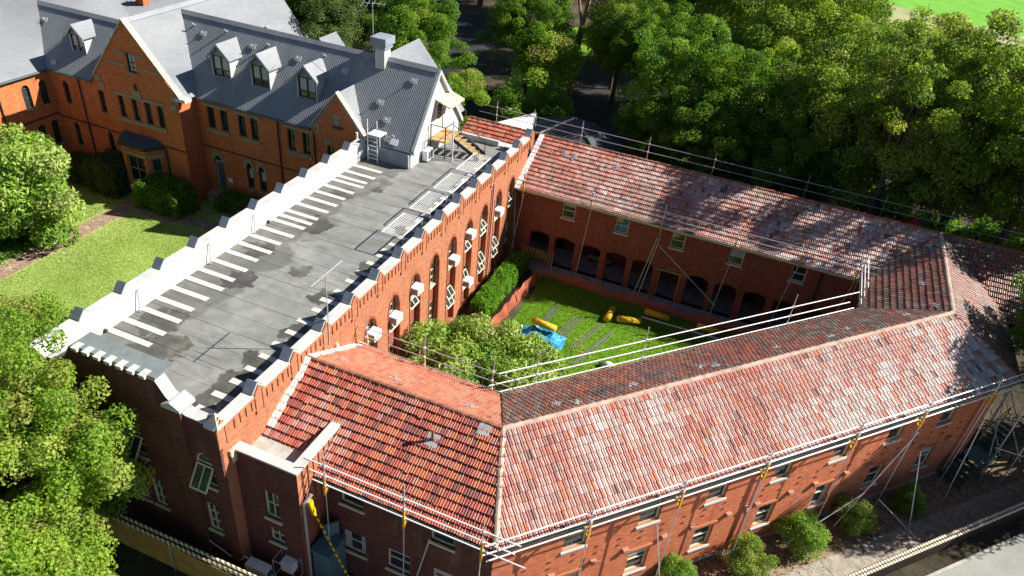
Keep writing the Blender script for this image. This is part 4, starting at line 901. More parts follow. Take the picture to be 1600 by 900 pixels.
# dormers
def dormer(x0, x1, yf, z0, ze, za, parent=H, blinds=None, yb=None):
    d = empty('dormer', (0, 0, 0)); d.parent = parent; d.matrix_parent_inverse = Matrix.Translation(-PW(parent))
    xm = (x0+x1)/2; F = frame((x0, yf), (1, 0)); w_ = x1-x0
    def bld(m, n, mat): o = m.build(n, M[mat]); o.parent = d; return o
    yb_ = lambda z: yf+(z-z0)/HP
    bld(MB().poly([(x1, yf, z0), (x1, yb_(ze), ze), (x1, yf, ze)]), 'cheek', 'white'); bld(MB().poly([(x0, yf, z0), (x0, yf, ze), (x0, yb_(ze), ze)]), 'cheek', 'white')
    wall(m := MB(), F, w_, z0, ze, [(.08, w_-.08, z0+.06, ze-.02)], depth=.1, prof=[(0, ze), (w_/2, za-.06), (w_, ze)])
    bld(m, 'front', 'grey_and_shade')
    MB_ = MB().fbox(F, .0, .07, .0, .05, z0, ze).fbox(F, w_-.07, w_, .0, .05, z0, ze); bld(MB_, 'trim', 'white')
    fr = MB(); 
    for a, b in ((.08, .16), (w_/2-.04, w_/2+.04), (w_-.16, w_-.08)): fr.fbox(F, a, b, -.1, .0, z0+.06, ze-.02)
    for z in (z0+.06, z0+.06+(ze-z0)*.28, ze-.1): fr.fbox(F, .16, w_-.16, -.09, -.005, z, z+.07)
    bld(fr, 'window_frame', 'darkframe')
    bld(MB().poly([F(.1, -.07, z0+.08), F(w_-.1, -.07, z0+.08), F(w_-.1, -.07, ze-.04), F(.1, -.07, ze-.04)]), 'pane', 'glass')
    for (a, b, c, e) in blinds or ((.18, w_/2-.06, .35, .95), (w_/2+.06, w_-.18, .3, .95)): bld(MB().fbox(F, a, b, -.068, -.055, z0+(ze-z0)*c, z0+(ze-z0)*e), 'blind', 'blind')
    ov = .18; sl = (za-ze)/(w_/2); zo = ze-sl*ov
    for sg, nm in ((1, 'roof'), (-1, 'roof')):
        xe = xm+sg*(w_/2+ov)
        P = [Vector((xm, yf-.25, za)), Vector((xm, yb_(za)+.05, za)), Vector((xe, yb_(zo)+.05, zo)), Vector((xe, yf-.25, zo))]
        bld(MB().prism(P, (0, 0, .07)), nm, 'corr')
    bld(MB().prism([(xm-w_/2-ov, yf-.27, zo-.1), (xm, yf-.27, za-.1), (xm+w_/2+ov, yf-.27, zo-.1), (xm+w_/2+ov, yf-.27, zo+.02), (xm, yf-.27, za+.03), (xm-w_/2-ov, yf-.27, zo+.02)], (0, .04, 0)), 'bargeboard', 'white' if x0 < -25 else 'grey_and_shade')
for x0, x1 in ((-20.5, -19.03), (-17.42, -15.98), (-13.92, -12.46)): dormer(x0, x1, 23.93, 9.22, 10.65, 11.38)
dormer(-30.85, -29.58, 22.33, 9.06, 10.38, 11.02)
# white gable end with door, canopy; white wall above the flat roof with its shade painted grey; chimney
FE = frame((-5.32, 22.95), (0, 1)); 
wall(MB(), FE, 6.75, ZF-.1, 8, [(3.35, 4.2, 8.1, 10.0)], prof=[(0, 8.0), (3.3, 12.05), (6.75, 8.0)], depth=.1).build('gable_end_wall', M['white'], H)
MB().fbox(FE, 3.35, 4.2, -.1, -.06, 8.1, 10.0).build('door', M['blind'], H); MB().fbox(FE, 3.5, 4.05, -.06, -.05, 8.9, 9.85).build('door_glass', M['glass'], H)
for sg, a, b in ((1, (0, 8.02), (3.3, 12.12)), (-1, (3.3, 12.12), (6.8, 7.9))):
    MB().hexa([FE(a[0], .2, a[1]-.2), FE(b[0], .2, b[1]-.2), FE(b[0], 0, b[1]-.2), FE(a[0], 0, a[1]-.2), FE(a[0], .2, a[1]+.06), FE(b[0], .2, b[1]+.06), FE(b[0], 0, b[1]+.06), FE(a[0], 0, a[1]+.06)]).build('bargeboard', M['white'], H)
MB().hexa([FE(3.0, .02, 10.3), FE(5.0, .02, 10.3), FE(5.0, 1.05, 9.95), FE(3.0, 1.05, 9.95), FE(3.0, .02, 10.38), FE(5.0, .02, 10.38), FE(5.0, 1.05, 10.03), FE(3.0, 1.05, 10.03)]).build('door_canopy', M['stonel'], H)
MB().box(-8.95, -5.32, 22.88, 22.95, ZF, 7.95).build('shaded_wall_panel', M['grey_and_shade'], H); MB().box(-8.95, -5.3, 22.8, 22.9, 7.9, 8.02).build('gutter', M['slate'], H)  # panel is a white wall face whose shade is put into the grey
MB().tube((-8.9, 22.7, ZF+.1), (-8.9, 22.7, 8.5), .07).build('vent_stack', M['pipew'], H); MB().path([(-5.38, 22.75, 7.85), (-5.4, 22.8, 7.6), (-5.4, 22.8, ZF+.05)], .05).build('downpipe', M['pipew'], H)
ch = MB().box(-9.4, -8.75, 25.75, 26.5, 10.8, 13.1).build('chimney', M['white'], H)
sub(MB().box(-9.5, -8.65, 25.65, 26.6, 12.75, 13.0).box(-9.6, -8.55, 25.55, 26.7, 13.0, 13.45).build('chimney_cap', M['grey_and_shade']), ch)
def hroof(x, v): 
    z = ZR_-v*HP; return Vector((x, YR-v, z))
nh = Vector((0, -HP, 1)).normalized(); ehv = Vector((0, -1, -HP)).normalized(); ehu = Vector((1, 0, 0))
def plate(p, s=.22, mat='blind', stub=True, par=H):
    m = MB(); f = lambda a, b, c: p+ehu*a+ehv*b+nh*c
    m.hexa([f(-s, -s*.8, .05), f(s, -s*.8, .05), f(s, s*.8, .05), f(-s, s*.8, .05), f(-s, -s*.8, .08), f(s, -s*.8, .08), f(s, s*.8, .08), f(-s, s*.8, .08)])
    if stub: m.tube(f(0, 0, .08), f(0, 0, .3), .03)
    m.build('roof_anchor', M[mat], par)
for x, v in ((-22.3, .75), (-18.3, .8), (-14.8, .85), (-11.3, .9), (-6.6, .65), (-8.3, 1.75), (-7.5, 2.35), (-7.0, 3.05)): plate(hroof(x, v))
for x, v in ((-23.2, .5), (-20.6, .45), (-17.2, .6), (-13.0, .5), (-10.2, .5), (-6.7, 2.9)): MB().tube(hroof(x, v), hroof(x, v)+nh*.35, .05).build('roof_vent', M['galv'], H)
plate(hroof(-6.55, 3.1), .25, 'acw', False)
for x, y in ((-32.0, 21.6), (-31.4, 23.0), (-34, 23.3)): 
    p = Vector((x, y, 7.9+HP*(y-21.28))); plate(p, .2)
# ------------------------------------------------------------------ other buildings behind
G = thing('rear_annex', 'low grey steel-roofed annex behind the house', 'building', (-37, 33, 0))
metal_plane(G, [(-42, 36, 9.7), (-33, 36, 9.7), (-33, 31, 8.9), (-42, 31, 8.9)], 'roof', .3); MB().box(-41.8, -33.2, 31.2, 36, 0, 8.8).build('wall', M['brick_h'], G); MB().box(-36, -35.2, 33, 33.7, 9, 10.2).build('chimney', M['brick_h'], G)
K = thing('slate_roofed_outbuilding', 'small outbuilding with dark slate roof just beyond the arcaded wing', 'building', (1.2, 38.5, -.6))
bs = [(-3.7, 35.3, 4.1), (3.9, 35.3, 4.1), (3.9, 41.9, 4.1), (-3.7, 41.9, 4.1)]; ap_ = Vector((.1, 38.6, 6.1))
for a, b in zip(bs, bs[1:]+bs[:1]):
    a = Vector(a); b = Vector(b); MB().prism([a, b, ap_], (0, 0, .08)).build('roof_slope', M['slate'], K)
    for k in range(1, 9):
        t = k/9; MB().tube(a.lerp(ap_, t)+Vector((0, 0, .09)), b.lerp(ap_, t)+Vector((0, 0, .09)), .018, n=4).build('slate_course', M['slate'], K)
for a in bs: MB().tube(Vector(a)+Vector((0, 0, .1)), ap_+Vector((0, 0, .12)), .07).build('hip_capping', M['white'] if a[0] < 0 and a[1] < 36 else M['slate'], K)
MB().box(-3.3, 3.5, 35.7, 41.5, -.6, 4.1).build('wall', M['brick_d'], K)
K2 = thing('white_awning', 'white triangular awning between the slate roof and the tile ridge', 'awning', (-2.8, 36.4, -.6)); MB().prism([(-5.4, 36.2, 5.3), (-2.2, 35.6, 5.5), (-3.0, 38.6, 5.9)], (0, 0, .04)).build('sail', M['acw'], K2)
for q in ((-5.4, 36.2, 5.3), (-3.0, 38.6, 5.9)): MB().tube((q[0], q[1], -.6), q, .05).build('post', M['galv'], K2)
# ------------------------------------------------------------------ roof edge guard rails
def guardrail(label, F, L0, L1, rails, posts, ptop, pbot, props=(), zg=0., w=.0, bracket=True, rmat='alu', r=.026):
    g = thing('roof_guardrail', label, 'guardrail', F((L0+L1)/2, w, zg), 'temporary guard rails along the roof edges')
    for i, z in enumerate(rails):
        a = rnd.uniform(-.3, .3); MB().tube(F(L0-.25+a, w, z), F(L1+.35+a, w, z), r).build('rail', M[rmat], g)
    for u in posts:
        MB().tube(F(u, w+.05, pbot), F(u+rnd.uniform(-.03, .03), w+.05, ptop), .024).build('post', M['galv'], g)
        if bracket:
            m = MB(); zb = min(rails)-.15
            m.fbox(F, u-.035, u+.035, w+.03, w+.1, zb-.35, zb+.55).fbox(F, u-.05, u+.05, w-.25, w+.08, zb-.12, zb-.02)
            m.hexa([F(u-.03, w-.22, zb-.05), F(u+.03, w-.22, zb-.05), F(u+.03, w+.05, zb-.4), F(u-.03, w+.05, zb-.4), F(u-.03, w-.22, zb), F(u+.03, w-.22, zb), F(u+.03, w+.05, zb-.33), F(u-.03, w+.05, zb-.33)])
            m.build('bracket', M['yellow'], g)
    for u in posts:
        for z in rails: MB().fbox(F, u-.05, u+.05, w-.045, w+.09, z-.045, z+.045).build('coupler', M['galv'], g)
    for (a, b) in props:
        MB().tube(a, b, .025).build('prop', M['galv'], g)
    return g
FDr = frame((0, 1.22), (1, 0))
guardrail('white three-rail guard along the shaded front eaves of the short red wing', FDr, 2.75, 10.4, (6.72, 6.2, 5.72), (3.3, 6.5, 9.45), 7.5, -.5, [((7.4, 1.4, 4.9), (6.6, 1.0, .2))], .3)
FCr = frame(J1+right(dC)*(WC+.3), dC)
guardrail('white three-rail guard along the sunlit outer eaves of the diagonal wing', FCr, -1.7, 26.5, (6.55, 6.1, 5.7), (1.85, 5.75, 9.75, 14.5, 18.5, 23.0), 6.85, -.55,
          [(FCr(4.9, .1, 4.6), FCr(5.9, .7, -.5)), (FCr(12.6, .4, .3), FCr(16.4, .4, 2.1)), (FCr(19.2, .3, 3.7), FCr(18.9, 1.9, -.55)), (FCr(18.0, .3, .9), FCr(19.4, 2.1, -.55)), (FCr(18.6, .1, 4.9), FCr(15.6, .3, .0)), (FCr(23.3, .1, 5.2), FCr(22.4, .9, -.5)), (FCr(3.2, .5, .2), FCr(4.0, 1.4, -.5))], -.55)
FDir = frame((7.6, 4.95+WD+.12), (-1, 0))
guardrail('grey three-rail guard along the courtyard eaves of the short red wing', FDir, 0, 7.6, (6.7, 6.2, 5.75), (7.15, 4.3, 1.1), 7.5, 5.2, (), 5, rmat='galv', r=.022)
FCir = frame(J2-right(dC)*(WC+.14), -dC)
guardrail('white three-rail guard along the courtyard eaves of the diagonal wing', FCir, 2.6, 22.2, (6.85, 6.3, 5.82), (6.6, 15.2, 20.6), 7.55, 5.3, (), 5, bracket=False)
FEr = frame((J3.x-WE-.12, 27.1), (0, -1))
guardrail('white three-rail guard on the eaves of the link wing in the courtyard corner', FEr, .0, 3.3, (6.95, 6.4, 5.9), (.2, 3.1), 7.3, 4.2, (), 5, bracket=False)
FBr = frame((0, 26.98), (1, 0))
guardrail('three-rail guard on orange brackets along the courtyard eaves of the arcaded wing', FBr, .2, 21.3, (6.45, 6.03, 5.65), (.64, 5.2, 9.7, 14.15, 17.8, 20.9), 6.9, 4.8,
          [((.12, 26.95, 5.1), (.62, 26.4, .1)), ((.7, 26.95, 5.1), (.3, 26.3, .0)), ((5.2, 26.95, 5.2), (5.0, 26.4, .0)), ((9.6, 26.95, 4.6), (8.9, 26.2, 0)), ((9.75, 26.95, 4.7), (9.2, 26.3, 0)), ((9.7, 26.8, 4.3), (14.0, 26.3, 1.5)), ((14.2, 26.95, 5), (13.8, 26.2, 0)), ((17.75, 26.95, 4.9), (17.2, 26.2, 0)), ((20.9, 26.95, 4.9), (20.2, 26.5, 0))], 0, rmat='galv')
FBb = frame((29.5, 31+WB+.2), (-1, 0))
guardrail('thin two-rail guard beyond the ridge of the arcaded wing', FBb, 0, 35.5, (7.0, 6.42), (2.5, 7.4, 12.2, 18.3, 22.9, 27.8, 31.5, 34.4), 7.5, 4.5, (), 0, bracket=False, rmat='galv', r=.022)
# scaffold corner by the east end
sc_ = thing('scaffold_bay', 'steel scaffold bay standing at the far east end of the tiled wings', 'scaffold', (29.6, 25, -.6))
for (x, y) in ((29.2, 23.2), (29.2, 25.6), (30.1, 23.2), (30.1, 25.6), (29.2, 20.8), (30.1, 20.8)): MB().tube((x, y, -.6), (x, y, 7.1), .03).build('standard', M['galv'], sc_)
for z in (1.6, 3.6, 5.6, 6.6):
    for x in (29.2, 30.1): MB().tube((x, 20.4, z), (x, 26.0, z), .027).build('ledger', M['galv'], sc_)
    for y in (20.8, 23.2, 25.6): MB().tube((29.0, y, z+.05), (30.3, y, z+.05), .027).build('transom', M['galv'], sc_)
for k in range(4): MB().box(29.2+.23*k, 29.41+.23*k, 20.5, 25.9, 5.66, 5.7).build('scaffold_board', M['timber'], sc_)
MB().tube((29.2, 20.8, .2), (29.2, 25.6, 5.4), .027).build('brace', M['galv'], sc_)
# ------------------------------------------------------------------ things on the flat roof
def ac_box(loc, lab, d=(.44, .6, .4)):
    o = thing('window_air_conditioner', lab, 'air conditioner', loc, 'air conditioners on the sunlit courtyard wall')
    x, y, z = loc; a, b, c = d
    MB().box(x, x+a, y-b/2, y+b/2, z, z+c).build('casing', M['acw'], o)
    MB().box(x+.06, x+a-.06, y-b/2-.012, y-b/2-.001, z+.06, z+c-.06).build('side_grille', M['acg'], o)
    for k in range(3): MB().box(x+.05, x+a-.05, y-b/2-.018, y-b/2-.012, z+.1+.1*k, z+.13+.1*k).build('louvre', M['acw'], o)
    MB().box(x+a+.001, x+a+.01, y-b/2+.05, y+b/2-.05, z+.05, z+c-.05).build('rear_grille', M['blind'], o)
for (y, z, l) in ((9.64, 5.3, 'nearest the short red wing, half behind its guard rail'), (11.62, 4.95, 'in the second arched window from the short red wing'), (13.72, 5.35, 'in the third arched window from the short red wing'), (17.98, 4.7, 'on the arched window with a plain window before it, mid-wall'), (20.05, 5.3, 'above an open sash, upper row mid-wall'), (20.1, 2.0, 'low on the wall just above the clipped hedge'), (24.2, 4.8, 'beyond the pink downpipe near the arcaded wing')):
    ac_box((-.05, y, z), 'white air conditioner '+l)
def clothes(y0, y1, lab, z=8.0):
    o = thing('clothes_line', lab, 'clothes line', (-1.3, (y0+y1)/2, ZF), 'folding clothes lines on the flat roof')
    x0, x1 = -2.05, -.95
    m = MB().tube((x0, y0, z), (x0, y1, z), .03).tube((x0, y0, z), (x1, y0, z), .025).tube((x0, y1, z), (x1, y1, z), .025).tube((x1, y0, z), (x1, y1, z), .03).build('frame', M['alu'], o)
    for k in range(1, 9): 
        x = x0+(x1-x0)*k/9; MB().path([(x, y0, z), (x, (y0+y1)/2, z-.05), (x, y1, z)], .008, 4).build('line', M['alu'], o)
    for y in (y0+.15, y1-.15): MB().tube((x1+.02, y, ZF), (x1+.02, y, z+.05), .035).build('post', M['galv'], o)
for y0, y1, l in ((14.1, 16.3, 'white folding clothes line nearest the antenna on the flat roof'), (16.9, 19.1, 'second white folding clothes line along the battlements'), (19.6, 21.8, 'third white folding clothes line along the battlements'), (22.4, 25.0, 'clothes line beside the foot of the stairs on the flat roof')): clothes(y0, y1, l)
def antenna(loc, h, lab, boom=1.1, ang=0., n=5):
    o = thing('tv_antenna', lab, 'antenna', loc); x, y, z = loc; T = Vector((x, y, z+h)); d = Vector((math.cos(ang), math.sin(ang), 0)); e = Vector((-d.y, d.x, 0))
    MB().tube(loc, T, .022).build('mast', M['galv'], o); c = T-Vector((0, 0, .12)); MB().tube(c-d*boom*.45, c+d*boom*.55, .02).build('boom', M['galv'], o)
    for k in range(n):
        q = c-d*boom*.45+d*boom*k/(n-1); w_ = .95-.12*k; MB().tube(q-e*w_, q+e*w_, .009, n=5).build('element', M['galv'], o)
antenna((.1, 6.36, 7.2), 3.6, 'tall television antenna fixed to the battlements of the flat roof', 2.1, 1.571)
antenna((-9.85, 26.3, 11.9), 3.4, 'television antenna standing beside the white chimney', 1.3, .4)
# metal stair to the gable door
S = thing('access_stair', 'grey steel stair with timber landing below the white gable door', 'staircase', (-4.2, 25.8, ZF))
MB().box(-5.25, -4.15, 25.2, 27.2, 8.0, 8.1).build('landing', M['timber'], S)
for (x, y) in ((-4.2, 25.25), (-4.2, 27.15), (-5.2, 25.25)): MB().box(x-.03, x+.03, y-.03, y+.03, ZF, 9.05).build('post', M['black'], S)
for k in range(6): MB().box(-4.1+.3*k, -3.83+.3*k, 26.2, 27.1, 7.9-.18*k, 7.95-.18*k).build('tread', M['timber'], S)
for y in (26.15, 27.12): MB().hexa([(-4.15, y-.02, 7.85), (-2.25, y-.02, ZF), (-2.25, y+.02, ZF), (-4.15, y+.02, 7.85), (-4.15, y-.02, 8.1), (-2.25, y-.02, ZF+.25), (-2.25, y+.02, ZF+.25), (-4.15, y+.02, 8.1)]).build('stringer', M['black'], S)
for y in (26.15, 27.12): MB().path([(-4.2, y, 9.0), (-2.3, y, 7.9), (-2.3, y, ZF)], .028).build('handrail', M['black'], S)
for y in (25.25, ): MB().path([(-5.2, y, 9.02), (-4.2, y, 9.02), (-4.2, 26.15, 9.0)], .028).build('handrail', M['black'], S)
MB().path([(-4.2, 25.25, 8.5), (-4.2, 26.15, 8.5)], .02).build('handrail', M['black'], S)
MB().tube((-3.7, 25.3, ZF), (-3.7, 25.3, 9.6), .05).build('white_post', M['pipew'], S)
Ld = thing('roof_ladder', 'white fixed ladder with small platform against the grey eaves', 'ladder', (-7.7, 22.6, ZF))
for x in (-8.05, -7.4): MB().tube((x, 22.55, ZF), (x, 22.55, 9.6), .03).build('stile', M['alu'], Ld)
for k in range(6): MB().tube((-8.05, 22.55, ZF+.2+.28*k), (-7.4, 22.55, ZF+.2+.28*k), .018).build('rung', M['alu'], Ld)
MB().box(-8.05, -7.2, 22.55, 23.35, 8.62, 8.68).build('platform', M['alu'], Ld)
for (x, y) in ((-8.0, 23.3), (-7.25, 23.3), (-7.25, 22.6)): MB().tube((x, y, 8.0 if y < 23 else 8.35), (x, y, 8.65), .025).build('strut', M['alu'], Ld)
Cd = thing('condenser_unit', 'white condenser unit on the flat roof beside the white gable wall', 'air conditioner', (-5.0, 24.6, ZF))
MB().box(-5.2, -4.85, 24.2, 25.0, ZF+.1, ZF+.75).build('casing', M['acw'], Cd); MB().box(-4.85, -4.84, 24.3, 24.9, ZF+.18, ZF+.68).build('fan_grille', M['acg'], Cd)
for y in (24.3, 24.85): MB().box(-5.2, -4.85, y, y+.06, ZF, ZF+.1).build('foot', M['black'], Cd)
# ------------------------------------------------------------------ courtyard things
def roll(lab, a, b, r=.21):
    o = thing('insulation_roll', lab, 'roll', ((a[0]+b[0])/2, (a[1]+b[1])/2, min(a[2], b[2])-r), 'yellow wrapped rolls in the courtyard')
    MB().tube(a, b, r, n=14).build('wrapped_roll', M['yel'], o, True); a_ = Vector(a); b_ = Vector(b); d = (b_-a_)
    MB().tube(a_-d.normalized()*.05, a_, r*.5, r*.98, n=12).build('gathered_end', M['yel'], o); MB().tube(b_, b_+d.normalized()*.05, r*.98, r*.5, n=12).build('gathered_end', M['yel'], o)
    for k in range(1, 5): c = a_+d*k/5; MB().tube(c-d*.008, c+d*.008, r+.012, n=14).build('strap', M['timber'], o)
roll('yellow roll lying end-on to the arcade, nearest the poles', (8.15, 23.3, .22), (8.2, 24.65, .22))
roll('yellow roll lying slantwise between two other rolls on the shaded lawn', (8.75, 23.75, .22), (10.1, 24.2, .22))
roll('yellow roll beside a long pale board at the arcade edge', (10.1, 25.4, .22), (11.6, 25.35, .22))
roll('yellow roll farthest along the arcade, behind the guard rail', (13.4, 25.55, .22), (14.75, 25.5, .22))
roll('yellow roll stacked on the blue plastic sheets', (4.35, 20.4, .72), (5.85, 20.25, .72), .2)
o = thing('blue_sheet_stack', 'crumpled bright blue plastic sheeting under a yellow roll', 'tarpaulin', (5.1, 19.9, 0))
m = MB(); g = {}
for i in range(15):
    for j in range(9):
        x = 3.9+.19*i; y = 19.35+.16*j; e = math.sin(i*1.1+j*.7)*.05+rnd.uniform(-.03, .03); edge = (i in (0, 14) or j in (0, 8))
        m.v.append((x+rnd.uniform(-.05, .05), y+rnd.uniform(-.04, .04)-.02*abs(i-7)*(1 if j < 4 else 0), .03 if edge else .34+e-(.018*(i-7)**2 if i > 10 or i < 3 else 0)*.35))
m.f = [(j+i*9, j+1+i*9, j+10+i*9, j+9+i*9) for i in range(14) for j in range(8)]; m.build('sheet', M['blue'], o)
for k in range(4): MB().box(6.05+.12*k, 6.12+.12*k, 18.9, 19.5, .02, .3-.04*k).build('corrugated_offcut', M['blue'], o)
def poles(lab, x, y, n, L, dx, sp):
    o = thing('tube_bundle', lab, 'scaffold tubes', (x, y+L/2, 0), 'scaffold tubes laid on the lawn')
    for k in range(n): 
        a = rnd.uniform(-.2, .2); MB().tube((x+k*sp, y+a, .04), (x+k*sp+dx, y+L+a, .04), .024).build('tube', M['dull'], o)
    MB().box(x-.1, x+n*sp+.1, y+L*.3, y+L*.3+.1, 0, .02).build('bearer', M['timber'], o)
poles('scaffold tubes beside the blue sheets, nearest the orange mesh', 4.4, 19.9, 4, 3.4, .35, .13); poles('scaffold tubes in the middle of the sunlit lawn', 5.6, 19.4, 5, 3.6, .6, .14)
poles('scaffold tubes ending by the first yellow roll', 7.0, 19.8, 3, 3.2, .9, .13); poles('scaffold tubes lying nearest the diagonal wing', 7.5, 18.6, 4, 3.9, 1.1, .1)
o = thing('board', 'long pale aluminium board lying along the arcade lawn', 'board', (12.4, 25, 0)); MB().hexa([(10.0, 24.85, .03), (14.7, 25.0, .03), (14.7, 25.1, .03), (10.0, 24.95, .03), (10.0, 24.85, .09), (14.7, 25.0, .09), (14.7, 25.1, .09), (10.0, 24.95, .09)]).build('plank', M['alu'], o)
o = thing('pipe_length', 'single pale pipe lying on the lawn by the leafy trees', 'pipe', (3.65, 19.6, 0)); MB().tube((3.6, 18.9, .08), (3.75, 20.35, .08), .07, n=10).build('pipe', M['acw'], o); MB().tube((3.59, 18.8, .08), (3.6, 16.57, .08), .085, n=10).build('socket', M['acg'], o)
o = thing('worksite_helmet', 'small yellow and white bundle on the lawn beside the diagonal wing eaves', 'bundle', (9.6, 19.3, 0)); MB().ball((9.5, 19.3, .18), .3, .22, .18).build('wrap', M['acw'], o); MB().ball((9.85, 19.2, .16), .22, .2, .16).build('bag', M['yel'], o); MB().ball((9.15, 19.15, .12), .25, .2, .12).build('dark_bag', M['black'], o)
def mesh_barrier(lab, pts, h=.95, lean=.35, sag=.12):
    o = thing('mesh_barrier', lab, 'barrier mesh', (*pts[0], 0)); P = [Vector((x, y, 0)) for x, y in pts]
    net = MB(); d_all = []
    for a, b in zip(P, P[1:]):
        L = (b-a).length; d = (b-a)/L; n = Vector((d.y, -d.x, 0)); N = int(L/.085)
        def q(t, k):  # t along, k 0..1 height
            s_ = math.sin(t*2.1)*.5+math.sin(t*.83+1)*.5
            return a+d*t+n*(lean*(k*k)*(1+.7*s_)+.05*math.sin(t*5+k*4))+Vector((0, 0, .02+h*k*(1-sag*(1+s_)*k)))
        for i in range(N+1):
            t = L*i/N
            for k in range(6): net.add([q(t, k/6), q(min(L, t+.042), k/6), q(min(L, t+.042), (k+1)/6), q(t, (k+1)/6)], [(0, 1, 2, 3)])
        for k in range(11):
            for i in range(0, N, 4):
                t = L*i/N; t2 = L*min(N, i+4)/N; z = k/10
                net.add([q(t, z), q(t2, z), q(t2, min(1, z+.045)), q(t, min(1, z+.045))], [(0, 1, 2, 3)])
        for i in range(int(L/3)+1):
            t = min(L, i*3.); MB().tube(a+d*t, a+d*t+Vector((0, 0, 1.15)), .014).build('star_picket', M['black'], o)
    net.build('net', M['netm'], o)
mesh_barrier('orange plastic mesh barrier along the concrete path by the hedge', [(2.42, 18.0), (2.62, 22.2), (2.85, 26.0)], 1.05, -.12)
mesh_barrier('orange plastic mesh barrier sagging along the front of the arcade', [(2.95, 26.15), (7.0, 26.0), (11.5, 26.05), (17.5, 26.1)], .95, .2)
o = thing('tape_fence', 'yellow and black warning tape wrapped across the first arcade bay', 'warning tape', (2, 26.9, 0))
for k in range(5): MB().hexa([(.95, 26.9, .75+.16*k), (3.2, 26.92, .45+.2*k), (3.2, 26.93, .45+.2*k), (.95, 26.91, .75+.16*k), (.95, 26.9, .83+.16*k), (3.2, 26.92, .53+.2*k), (3.2, 26.93, .53+.2*k), (.95, 26.91, .83+.16*k)]).build('tape', M['tape'], o)
for x in (.95, 3.2): MB().tube((x, 26.93, 0), (x, 26.93, 1.5), .02).build('stake', M['galv'], o)
o = thing('arcade_bench', 'grey bench against the back wall inside the arcade', 'bench', (6, 29.4, .1)); MB().box(5.0, 6.6, 29.2, 29.6, .5, .56).build('seat', M['concrete'], o); MB().box(5.1, 5.18, 29.25, 29.55, .1, .5).build('leg', M['black'], o); MB().box(6.42, 6.5, 29.25, 29.55, .1, .5).build('leg', M['black'], o)
# ------------------------------------------------------------------ front-left yard
o = thing('timber_fence', 'yellow timber paling fence below the shaded front wall', 'fence', (-1, -1.15, .25))
x = -6.5; pal = MB().box(0, .098, -.01, .01, 0, 1.6).mesh('paling', M['fencet'])
while x < 3.2:
    t = link('paling', pal); t.parent = o; t.matrix_parent_inverse = Matrix.Translation(-PW(o)); t.location = (x, -1.15+rnd.uniform(-.006, .006), .1+rnd.uniform(-.02, .02)); x += .104
for z in (.5, 1.4): MB().box(-6.5, 3.2, -1.13, -1.08, z, z+.08).build('rail', M['fencet'], o)
for x in (-6.4, -4, -1.6, .8, 3.1): MB().box(x-.05, x+.05, -1.08, -.98, .1, 1.7).build('post', M['fencet'], o)
def sleeve(lab, a, b, r=.06, n=2, gap=.16, posts=True, base=None):
    o = thing('striped_rail', lab, 'striped rail', a); a = Vector(a); b = Vector(b)
    for k in range(n): MB().tube(a+Vector((0, k*gap, k*.06)), b+Vector((0, k*gap, k*.06)), r, n=10).build('sleeve', M['tiger'], o)
    if posts:
        for t in (0.05, .5, .95): c = a.lerp(b, t); MB().tube((c.x, c.y, base), c, .025).build('post', M['galv'], o)
sleeve('pair of cream-and-black striped rails above the timber fence', (-7.2, -1.3, 2.05), (2.6, -1.15, 2.0), posts=True, base=.2)
o = thing('hot_water_unit', 'pale blue outdoor unit on the ground beside the shaded annex wall', 'air conditioner', (.75, .0, .25)); MB().box(.35, 1.3, -.28, .12, .5, 1.15).build('casing', M['acw'], o); MB().tube((1.31, -.08, .82), (1.33, -.08, .82), .2, n=16).build('fan', M['acg'], o); MB().box(.45, .55, -.25, .1, .2, .5).build('leg', M['black'], o); MB().box(1.1, 1.2, -.25, .1, .2, .5).build('leg', M['black'], o)
o = thing('caged_unit', 'air conditioner in a wire cage on the shaded annex wall', 'air conditioner', (1.95, .3, .9)); MB().box(1.75, 2.25, .12, .48, 1.15, 1.65).build('casing', M['acw'], o)
for (x, y) in ((1.55, -.05), (2.45, -.05), (1.55, .48), (2.45, .48)): MB().tube((x, y, .9), (x, y, 1.85), .015).build('cage_bar', M['galv'], o)
for z in (.9, 1.85): MB().path([(1.55, .48, z), (1.55, -.05, z), (2.45, -.05, z), (2.45, .48, z)], .015).build('cage_bar', M['galv'], o)
o = thing('conduit_run', 'thin white pipe zigzagging low along the shaded front wall', 'pipe', (-.6, -.1, .9)); MB().path([(-1.6, -.08, 1.6), (-1.6, -.08, 1.3), (-.9, -.08, 1.05), (-.5, -.08, .85), (-.35, -.08, 1.05), (0, -.08, .95), (.25, -.1, 1.35), (.4, -.1, 1.3)], .022).build('pipe', M['pipew'], o)
o = thing('shed', 'teal metal shed in the shaded corner of the short red wing', 'shed', (3.2, 1.2, .2)); MB().box(2.85, 3.6, .7, 1.75, .0, 2.35).build('body', M['teal'], o); MB().box(2.8, 3.65, .62, 1.77, 2.35, 2.42).build('lid', M['teal'], o); MB().hexa([(2.95, 1.3, 2.45), (3.35, 1.75, 2.45), (3.4, 1.7, 2.45), (3.0, 1.25, 2.45), (2.95, 1.3, 3.2), (3.35, 1.75, 3.2), (3.4, 1.7, 3.2), (3.0, 1.25, 3.2)]).build('leaning_panel', M['teal'], o)
o = thing('warning_rope', 'yellow and black striped line sagging from the annex downpipe', 'warning line', (2.9, .9, 4.9)); pts = []
for k in range(26):
    t = k/25; pts.append(Vector((2.95+3.6*t, .75-1.0*t, 4.9-4.2*t-.6*math.sin(math.pi*t)*.6)))
for k in range(25): MB().tube(pts[k], pts[k].lerp(pts[k+1], .62), .04, n=7).build('bead', M['yel'], o)
